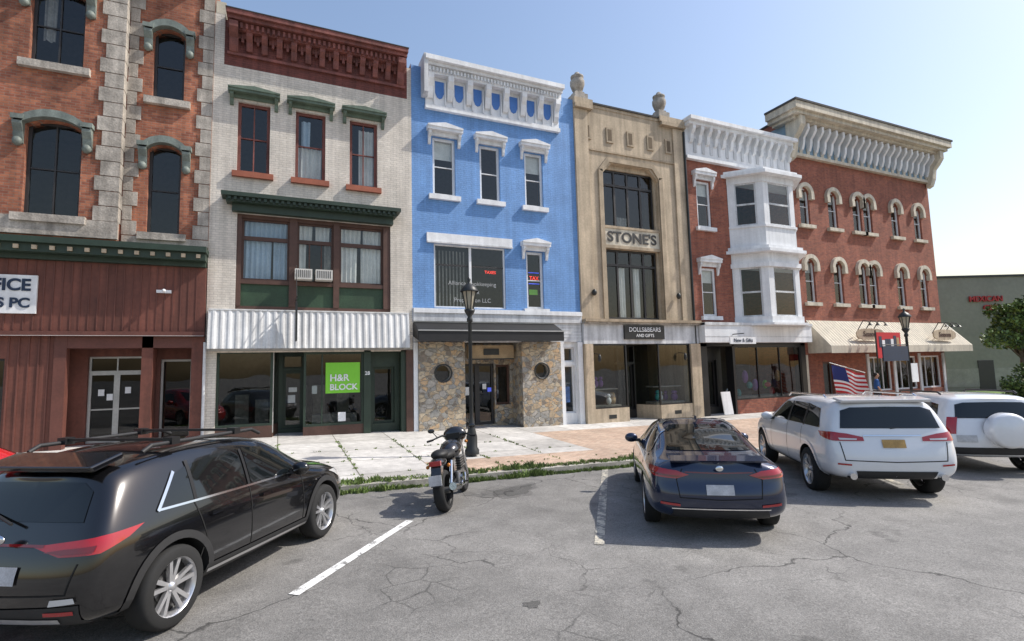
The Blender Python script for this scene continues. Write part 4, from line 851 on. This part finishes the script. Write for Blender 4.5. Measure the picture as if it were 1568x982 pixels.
# --- red car further left
rp=paint('red_car_paint',(.46,.01,.012),.25,.1)
g=place('red_parked_car',(-4.55,-10.3),57,.88,1.0)
b=carbody(g,'body',SUV,rp,(.88,3.5),.35)
for x in(.88,3.5):
    for s in(1,-1): wheel(g,x,s*.81,.35,.21,alloy,5,s)
decal(g,b,'side_windows',cglass,[(.85,1.09),(1.0,1.32),(1.7,1.42),(2.3,1.4),(2.8,1.08)],'S');decal(g,b,'rear_window',cglass,[(0,1.09),(.58,1.09),(.5,1.34),(0,1.36)],'R');decal(g,b,'windscreen',cglass,[(0,1.14),(.6,1.13),(.55,1.45),(0,1.47)],'F');decal(g,b,'tail_lamps',redd,[(.4,.85),(.72,.89),(.9,.98),(.7,.98),(.45,.93)],'C');mirror_(g,rp,2.7,.98,1.08);g.done()
# --- blue sedan
bp=paint('midnight_blue_paint',(.010,.020,.055),.2,.4)
SED=dict(xb=[.06,.22,.85,1.55,2.3,3.0,3.65,4.15,4.65,4.95],w=[.74,.89,.925,.92,.92,.92,.92,.92,.87,.6],zb=[.36,.26,.22,.2,.2,.2,.2,.22,.24,.3],
 zbelt=[.90,.95,.95,.93,.91,.90,.89,.84,.76,.61],wbelt=[.72,.82,.86,.87,.88,.88,.87,.84,.76,.5],xr=[.10,.32,.78,1.5,2.15,2.8,3.6,4.1,4.6,4.88],
 zr=[1.03,1.07,1.10,1.35,1.44,1.38,1.0,.94,.85,.69],wr=[.6,.68,.66,.62,.62,.6,.7,.68,.6,.4],z3=.62,clad=.0,rx=-.08)
hd=55.5;h=rad(hd);rgt=Vector((math.sin(h),-math.cos(h)));axp=Vector((5.13,-10.72))+rgt*.87
g=place('blue_sedan_car',axp,hd,1.05,1.01)
b=carbody(g,'body',SED,bp,(1.05,3.92),.34)
for x in(1.05,3.92):
    for s in(1,-1): wheel(g,x,s*.80,.34,.22,alloy,5,s)
decal(g,b,'side_windows',cglass,[(1.1,1.05),(1.45,1.25),(1.95,1.35),(1.95,.98),(1.15,1.0)],'S');decal(g,b,'side_windows',cglass,[(2.02,.98),(2.02,1.35),(2.4,1.35),(2.8,1.23),(3.2,1.0),(3.2,.96)],'S')
strip(g,b,'window_chrome',chrome,[(3.25,.945),(1.05,.98)],.02,'S',.012);strip(g,b,'window_chrome',chrome,[(1.08,1.02),(1.45,1.28),(2.0,1.39),(2.5,1.38)],.018,'S',.012)
for pts in([(1.2,.6),(1.35,.96)],[(2.0,.3),(2.0,.95)],[(3.1,.3),(3.15,.93)]): strip(g,b,'door_gaps',gap,pts,.012,'S',.004)
handles(g,b,bp,(1.4,2.15),.80)
decal(g,b,'rear_window',cglass,[(0,1.10),(.58,1.09),(.50,1.30),(.42,1.355),(0,1.365)],'R',.008)
decal(g,b,'tail_lamps',redl,[(.32,.86),(.45,.91),(.7,.935),(1.0,.93),(.88,.88),(.7,.83),(.44,.81)],'C',.012);decal(g,b,'tail_lamp_inner',redd,[(.38,.84),(.7,.875),(.84,.885),(.68,.85),(.46,.825)],'C',.018)
decal(g,b,'tail_lamp_bar',redd,[(0,.875),(.42,.885),(.42,.90),(0,.89)],'R',.012)
decal(g,b,'licence_plate',plate,[(-.17,.62),(.17,.62),(.17,.74),(-.17,.74)],'R',.012,mirror=False);g.ball('badge',chrome,(.0,0,.955),(.012,.05,.035))
decal(g,b,'bumper_valance',trim,[(0,.30),(.62,.31),(.58,.42),(0,.42)],'R',.01);decal(g,b,'bumper_reflectors',redl,[(.5,.47),(.74,.49),(.74,.52),(.5,.5)],'R',.012);strip(g,b,'valance_chrome',chrome,[(0,.44),(.6,.44)],.015,'R',.014)
strip(g,b,'boot_gap',gap,[(0,.56),(.5,.58),(.53,.8),(.45,.93)],.012,'R',.004)
g.box('antenna_fin',bp,1.72,1.9,-.02,.02,1.43,1.49);mirror_(g,bp,3.0,.98,1.0);decal(g,b,'windscreen',cglass,[(0,1.03),(.62,1.02),(.52,1.35),(0,1.37)],'F')
g.prism('boot_lip',bp,[(.06,1.045),(.3,1.08),(.3,1.06),(.08,1.02)],-.6,.6,'y')
g.done()
# --- white estate SUV
wp=paint('white_car_paint',(.74,.75,.77),.3,0)
JP=dict(xb=[.08,.2,.9,1.6,2.3,3.0,3.5,4.05,4.6,4.85],w=[.82,.93,.97,.96,.96,.96,.96,.97,.93,.7],zb=[.42,.33,.3,.28,.28,.28,.28,.3,.32,.36],
 zbelt=[1.03,1.07,1.07,1.06,1.05,1.04,1.04,1.02,.96,.85],wbelt=[.80,.88,.91,.92,.92,.92,.92,.9,.84,.62],xr=[.26,.4,.95,1.6,2.25,2.85,3.5,4.05,4.55,4.78],
 zr=[1.51,1.58,1.61,1.61,1.60,1.55,1.17,1.11,1.04,.92],wr=[.66,.72,.75,.75,.75,.72,.78,.76,.68,.5],z3=.70,clad=.0,rx=-.07)
hd=54.5;h=rad(hd);rgt=Vector((math.sin(h),-math.cos(h)));axp=Vector((9.30,-10.42))+rgt*.94
g=place('white_estate_suv',axp,hd,1.0,1.09)
b=carbody(g,'body',JP,wp,(1.0,3.9),.37)
for x in(1.0,3.9):
    for s in(1,-1): wheel(g,x,s*.84,.37,.25,alloy,5,s)
    archtrim(g,b,x,.37,wp,.06)
decal(g,b,'side_windows',cglass,[(.55,1.12),(.72,1.42),(1.2,1.475),(1.2,1.12)],'S');decal(g,b,'side_windows',cglass,[(1.27,1.12),(1.27,1.48),(2.05,1.48),(2.05,1.11)],'S');decal(g,b,'side_windows',cglass,[(2.13,1.11),(2.13,1.48),(2.6,1.45),(3.1,1.15),(3.1,1.10)],'S')
for x in(1.235,2.09): strip(g,b,'window_pillars',black,[(x,1.12),(x,1.46)],.06,'S',.01)
for pts in([(1.3,.6),(1.3,1.07)],[(2.1,.35),(2.1,1.07)],[(3.15,.35),(3.15,1.05)]): strip(g,b,'door_gaps',gap,pts,.012,'S',.004)
handles(g,b,wp,(1.45,2.25),.93);decal(g,b,'sill_trim',trim,[(1.45,.30),(3.45,.30),(3.45,.38),(1.45,.38)],'S',.012)
decal(g,b,'rear_window',cglass,[(0,1.14),(.70,1.14),(.64,1.41),(.5,1.46),(0,1.47)],'R',.008)
decal(g,b,'tail_lamps',redl,[(.36,.95),(.38,1.01),(.55,1.06),(.72,1.085),(1.02,1.07),(.95,1.0),(.7,.95)],'C',.012);decal(g,b,'reverse_lamps',refl,[(.44,.965),(.44,.985),(.64,.995),(.62,.965)],'C',.018)
decal(g,b,'licence_plate',plateo,[(-.16,.85),(.16,.85),(.16,.97),(-.16,.97)],'R',.014,mirror=False);decal(g,b,'bumper_trim',trim,[(0,.38),(.52,.38),(.56,.5),(0,.5)],'R',.01);decal(g,b,'bumper_reflectors',redl,[(.62,.58),(.8,.59),(.8,.615),(.62,.605)],'R',.012)
strip(g,b,'tailgate_gap',gap,[(0,.64),(.7,.66),(.74,.93)],.014,'R',.004);strip(g,b,'tailgate_chrome',chrome,[(0,1.03),(.4,1.03)],.02,'R',.014)
for s in(1,-1): g.tube('roof_rails',chrome,[(.7,s*.68,1.60),(.8,s*.68,1.64),(2.5,s*.68,1.63),(2.65,s*.68,1.57)],.016,8);g.cyl('exhaust_tips',chrome,(.02,s*.62,.42),(.2,s*.62,.42),.05)
g.prism('spoiler',wp,[(.20,1.585),(.55,1.62),(.55,1.58),(.24,1.535)],-.64,.64,'y')
mirror_(g,wp,3.05,1.04,1.12);decal(g,b,'windscreen',cglass,[(0,1.2),(.68,1.19),(.62,1.5),(0,1.52)],'F')
g.tube('rear_wiper',trim,[(.16,.0,1.14),(.19,-.35,1.18)],.012,6)
g.done({'spoiler':.015})
# --- white SUV with spare wheel
hd=51
g=place('white_offroad_suv',(14.55,-10.6),hd,.95,1.06)
b=carbody(g,'body',JP,wp,(.95,3.6),.37)
for x in(.95,3.6):
    for s in(1,-1): wheel(g,x,s*.82,.37,.25,alloy,5,s)
decal(g,b,'side_windows',cglass,[(.5,1.11),(.6,1.39),(1.2,1.46),(1.2,1.11)],'S');decal(g,b,'side_windows',cglass,[(1.27,1.11),(1.27,1.47),(2.05,1.47),(2.05,1.11)],'S');decal(g,b,'side_windows',cglass,[(2.13,1.11),(2.13,1.47),(2.6,1.43),(3.05,1.15),(3.05,1.1)],'S')
decal(g,b,'rear_window',cglass,[(0,1.13),(.70,1.13),(.64,1.40),(.5,1.44),(0,1.45)],'R',.008)
decal(g,b,'tail_lamps',redl,[(.6,.82),(.6,1.15),(.75,1.15),(.75,.82)],'C',.012)
g.lathe('spare_wheel_cover',wp,(-.16,-.05,.91),[(.0,-.06),(.28,-.045),(.33,-.01),(.345,.05),(.345,.22)],'x',32);g.lathe('spare_wheel_tyre',tyre,(-.16,-.05,.91),[(.345,.2),(.33,.24),(.1,.26)],'x',32)
decal(g,b,'bumper_trim',trim,[(0,.42),(.85,.42),(.85,.56),(0,.56)],'R',.01);decal(g,b,'licence_plate',plate,[(.42,.66),(.75,.66),(.75,.8),(.42,.8)],'R',.012,mirror=False)
for s in(1,-1): g.tube('roof_rails',black,[(.7,s*.68,1.60),(.8,s*.68,1.64),(2.5,s*.68,1.63),(2.65,s*.68,1.56)],.02,8)
mirror_(g,wp,3.0,1.04,1.12);decal(g,b,'windscreen',cglass,[(0,1.19),(.68,1.18),(.62,1.49),(0,1.51)],'F')
g.done()
# --- motorcycle
h=rad(59.5);g=G('motorcycle',(2.5,-8.95,zs(2.45)),h,1.02);g.e.rotation_euler=(rad(-7),rad(.6),h)
mb=paint('motorcycle_black_paint',(.01,.01,.011),.2,.1);eng=mat('engine_alloy',(.22,.22,.22),.4,.2,20,metal=.7);seatm=mat('seat_vinyl',(.012,.012,.012),.6,.1,10)
def mw(x,r,w):
    c=(x,0,r);g.lathe('tyres',tyre,c,[(.76*r,-w*.45),(.88*r,-w*.5),(.96*r,-w*.38),(r,-w*.12),(r,w*.12),(.96*r,w*.38),(.88*r,w*.5),(.76*r,w*.45)],'y',32);g.lathe('rims',alloyd,c,[(.76*r,-w*.4),(.7*r,-w*.3),(.7*r,w*.3),(.76*r,w*.4)],'y',32)
    g.lathe('brake_discs',alloy,c,[(.2*r,w*.5),(.5*r,w*.5),(.5*r,w*.56),(.2*r,w*.56)],'y',24);g.cyl('hubs',eng,(x,-w*.6,r),(x,w*.6,r),.05)
    for k in range(6):
        t=k*math.pi/3;g.cyl('wheel_spokes',alloyd,(x+.04*math.cos(t),0,r+.04*math.sin(t)),(x+.72*r*math.cos(t),0,r+.72*r*math.sin(t)),.018,n=6)
mw(0,.32,.18);mw(1.45,.31,.12)
for s in(1,-1):
    g.tube('front_forks',chrome,[(1.45,s*.1,.31),(1.2,s*.1,.98)],.024);g.tube('swingarm',alloyd,[(0,s*.11,.32),(.55,s*.1,.4)],.028);g.cyl('shock_absorbers',chrome,(.08,s*.12,.4),(.22,s*.13,.74),.03)
    g.tube('frame_tubes',mb,[(1.15,0,.85),(.95,s*.12,.3),(.5,s*.12,.28),(.4,s*.1,.7),(.2,s*.1,.75)],.02);g.tube('handlebars',iron,[(1.16,0,1.0),(1.12,s*.2,1.08),(.98,s*.38,1.03)],.015);g.cyl('grips',tyre,(1.0,s*.34,1.035),(.95,s*.45,1.02),.02)
    g.tube('mirror_stems',iron,[(1.05,s*.28,1.07),(1.06,s*.36,1.17)],.008,6);g.ball('mirrors',mb,(1.06,s*.38,1.19),(.02,.065,.04));g.ball('turn_signals',mat('amber_lens',(.5,.16,.01),.2),(-.12,s*.17,.72),(.03,.03,.03));g.ball('turn_signals',MATS['amber_lens'],(1.22,s*.2,.92),(.03,.03,.03))
    g.cyl('exhaust_mufflers',chrome,(.35,-.19,.3),(-.18,-.21,.4),.05,.06)
    g.cyl('foot_pegs',tyre,(.55,s*.15,.33),(.55,s*.3,.33),.015)
g.box('engine',eng,.45,.9,-.17,.17,.26,.52);g.box('cylinders',eng,.62,.88,-.19,.19,.52,.74)
for k in range(5): g.box('cooling_fins',alloyd,.6,.9,-.2,.2,.54+k*.04,.555+k*.04)
g.cyl('crankcase_cover',chrome,(.6,-.22,.38),(.6,.22,.38),.1,n=20)
g.tube('exhaust_pipes',chrome,[(.9,-.1,.6),(1.02,-.15,.4),(.8,-.18,.26),(.35,-.19,.3)],.026)
g.ball('fuel_tank',mb,(.82,0,.86),(.32,.19,.16),24,14,Matrix.Rotation(rad(-8),3,'Y'));g.ball('seat',seatm,(.36,0,.83),(.33,.17,.08),20,10);g.ball('seat',seatm,(.05,0,.88),(.2,.14,.08),20,10)
g.ball('tail_cowl',mb,(-.08,0,.78),(.22,.13,.08),20,10);g.box('side_covers',mb,.25,.5,-.15,.15,.52,.76)
g.box('tail_lamp',redl,-.31,-.25,-.09,.09,.75,.82);g.prism('rear_mudguard',mb,[(-.25,.76),(-.1,.74),(-.3,.45),(-.38,.45)],-.08,.08,'y');g.box('number_plate',plate,-.40,-.385,-.1,.1,.47,.62)
g.prism('front_mudguard',mb,[(1.25,.6),(1.42,.67),(1.62,.62),(1.72,.5),(1.6,.58),(1.42,.63)],-.065,.065,'y')
g.ball('headlamp',mb,(1.3,0,.95),(.13,.13,.13));g.ball('fly_screen',mb,(1.26,0,1.06),(.13,.22,.15));g.box('instruments',black,1.1,1.2,-.12,.12,1.0,1.1)
g.tube('side_stand',iron,[(.55,.12,.28),(.5,.33,.04)],.012,6)
g.done({'engine':.02,'cylinders':.01,'side_covers':.03})
# ------------------------------------------------------------------ pedestrian
def person(name,loc,rz):
    root=empty(name,loc,rz)
    sh=mat('blue_shirt',(.03,.1,.3),.9,.1,5);pn=mat('dark_trousers',(.03,.03,.04),.9);sk=mat('skin',(.42,.24,.16),.6,.03);hr=mat('dark_hair',(.02,.014,.01),.8)
    def skin(n,vs,es,rs,m):
        me=bpy.data.meshes.new(n);me.from_pydata(vs,es,[]);me.materials.append(m);o=bpy.data.objects.new(n,me);COL.objects.link(o);o.parent=root
        s=o.modifiers.new('s','SKIN');s.use_smooth_shade=True
        for i,r in enumerate(rs): me.skin_vertices[0].data[i].radius=(r,r)
        me.skin_vertices[0].data[0].use_root=True;u=o.modifiers.new('u','SUBSURF');u.levels=1;u.render_levels=1
    skin('torso_and_shirt',[(0,0,1.0),(0,0,1.2),(0,0,1.4),(0,0,1.5),(-.17,0,1.42),(.17,0,1.42),(-.22,.02,1.18),(.22,.0,1.18)],[(0,1),(1,2),(2,3),(2,4),(2,5),(4,6),(5,7)],[.15,.14,.15,.06,.07,.07,.05,.05],sh)
    skin('legs_and_trousers',[(0,0,.98),(-.1,0,.9),(.1,0,.9),(-.11,-.08,.5),(.11,.05,.5),(-.11,.0,.08),(.12,.15,.08)],[(0,1),(0,2),(1,3),(2,4),(3,5),(4,6)],[.14,.1,.1,.07,.07,.05,.05],pn)
    for s in(-1,1): skin('forearm_and_hand',[(s*.22,.01,1.18),(s*.24,-.1,.98),(s*.24,-.13,.9),(s*.215,-.15,.845),(s*.228,-.155,.82),(s*.24,-.16,.812),(s*.252,-.155,.82),(s*.263,-.15,.835),(s*.2,-.13,.87)],[(0,1),(1,2),(2,3),(2,4),(2,5),(2,6),(2,7),(2,8)],[.042,.028,.03,.008,.009,.009,.009,.008,.01],sk)
    g=G('head_group');g.e.parent=root
    g.cyl('neck',sk,(0,0,1.46),(0,-.01,1.56),.05);g.ball('head',sk,(0,-.01,1.65),(.075,.095,.115));g.ball('hair',hr,(0,.012,1.675),(.082,.095,.105));g.ball('nose',sk,(0,-.11,1.64),(.012,.018,.02),8,6)
    g.box('mouth',redsill,-.022,.022,-.1,-.092,1.6,1.607)
    for s in(-1,1): g.ball('ears',sk,(s*.078,0,1.65),(.012,.02,.03),8,6);g.ball('eyes',hr,(s*.03,-.095,1.66),(.01,.008,.008),8,6);g.ball('shoes',black,(s*.11,.0 if s<0 else .1,.05),(.05,.13,.05))
    g.done()
person('pedestrian',(24.4,-2.6,-.12),rad(40))
# ------------------------------------------------------------------ sky, sun, camera
w=bpy.data.worlds.new('World');SC.world=w;w.use_nodes=True;nt=w.node_tree;bg=nt.nodes['Background']
az=rad(17);el=rad(47)
sk=nt.nodes.new('ShaderNodeTexSky');sk.sky_type='NISHITA';sk.sun_disc=False;sk.sun_elevation=el;sk.sun_rotation=rad(90)+az;sk.air_density=1.8;sk.dust_density=1.8;sk.ozone_density=3.2
tint=nt.nodes.new('ShaderNodeVectorMath');tint.operation='MULTIPLY';tint.inputs[1].default_value=(1.2,1.12,1.17);nt.links.new(sk.outputs[0],tint.inputs[0])
nt.links.new(tint.outputs[0],bg.inputs[0]);bg.inputs[1].default_value=.15
sv=Vector((math.cos(el)*math.cos(az),-math.cos(el)*math.sin(az),math.sin(el)))
ld=bpy.data.lights.new('sun','SUN');ld.energy=5.0;ld.angle=rad(.5);ld.color=(1,.95,.87);lo=bpy.data.objects.new('sun',ld);COL.objects.link(lo);lo.rotation_euler=sv.to_track_quat('Z','Y').to_euler();lo.location=(0,0,40)
yaw,pitch,roll=rad(24.207),rad(5.399),rad(1.436)
F=Vector((math.sin(yaw)*math.cos(pitch),math.cos(yaw)*math.cos(pitch),math.sin(pitch)));R0=Vector((math.cos(yaw),-math.sin(yaw),0));U0=R0.cross(F)
R=R0*math.cos(roll)-U0*math.sin(roll);U=R0*math.sin(roll)+U0*math.cos(roll)
cd=bpy.data.cameras.new('camera');cd.sensor_width=36;cd.lens=36*795.2/1568;cd.clip_end=3000;cd.clip_start=.05
co=bpy.data.objects.new('camera',cd);COL.objects.link(co);M=Matrix((R,U,-F)).transposed().to_4x4();M.translation=Vector((0,-17.3,2.2));co.matrix_world=M
SC.camera=co
SC.view_settings.view_transform='Standard';SC.view_settings.look='None';SC.view_settings.exposure=0
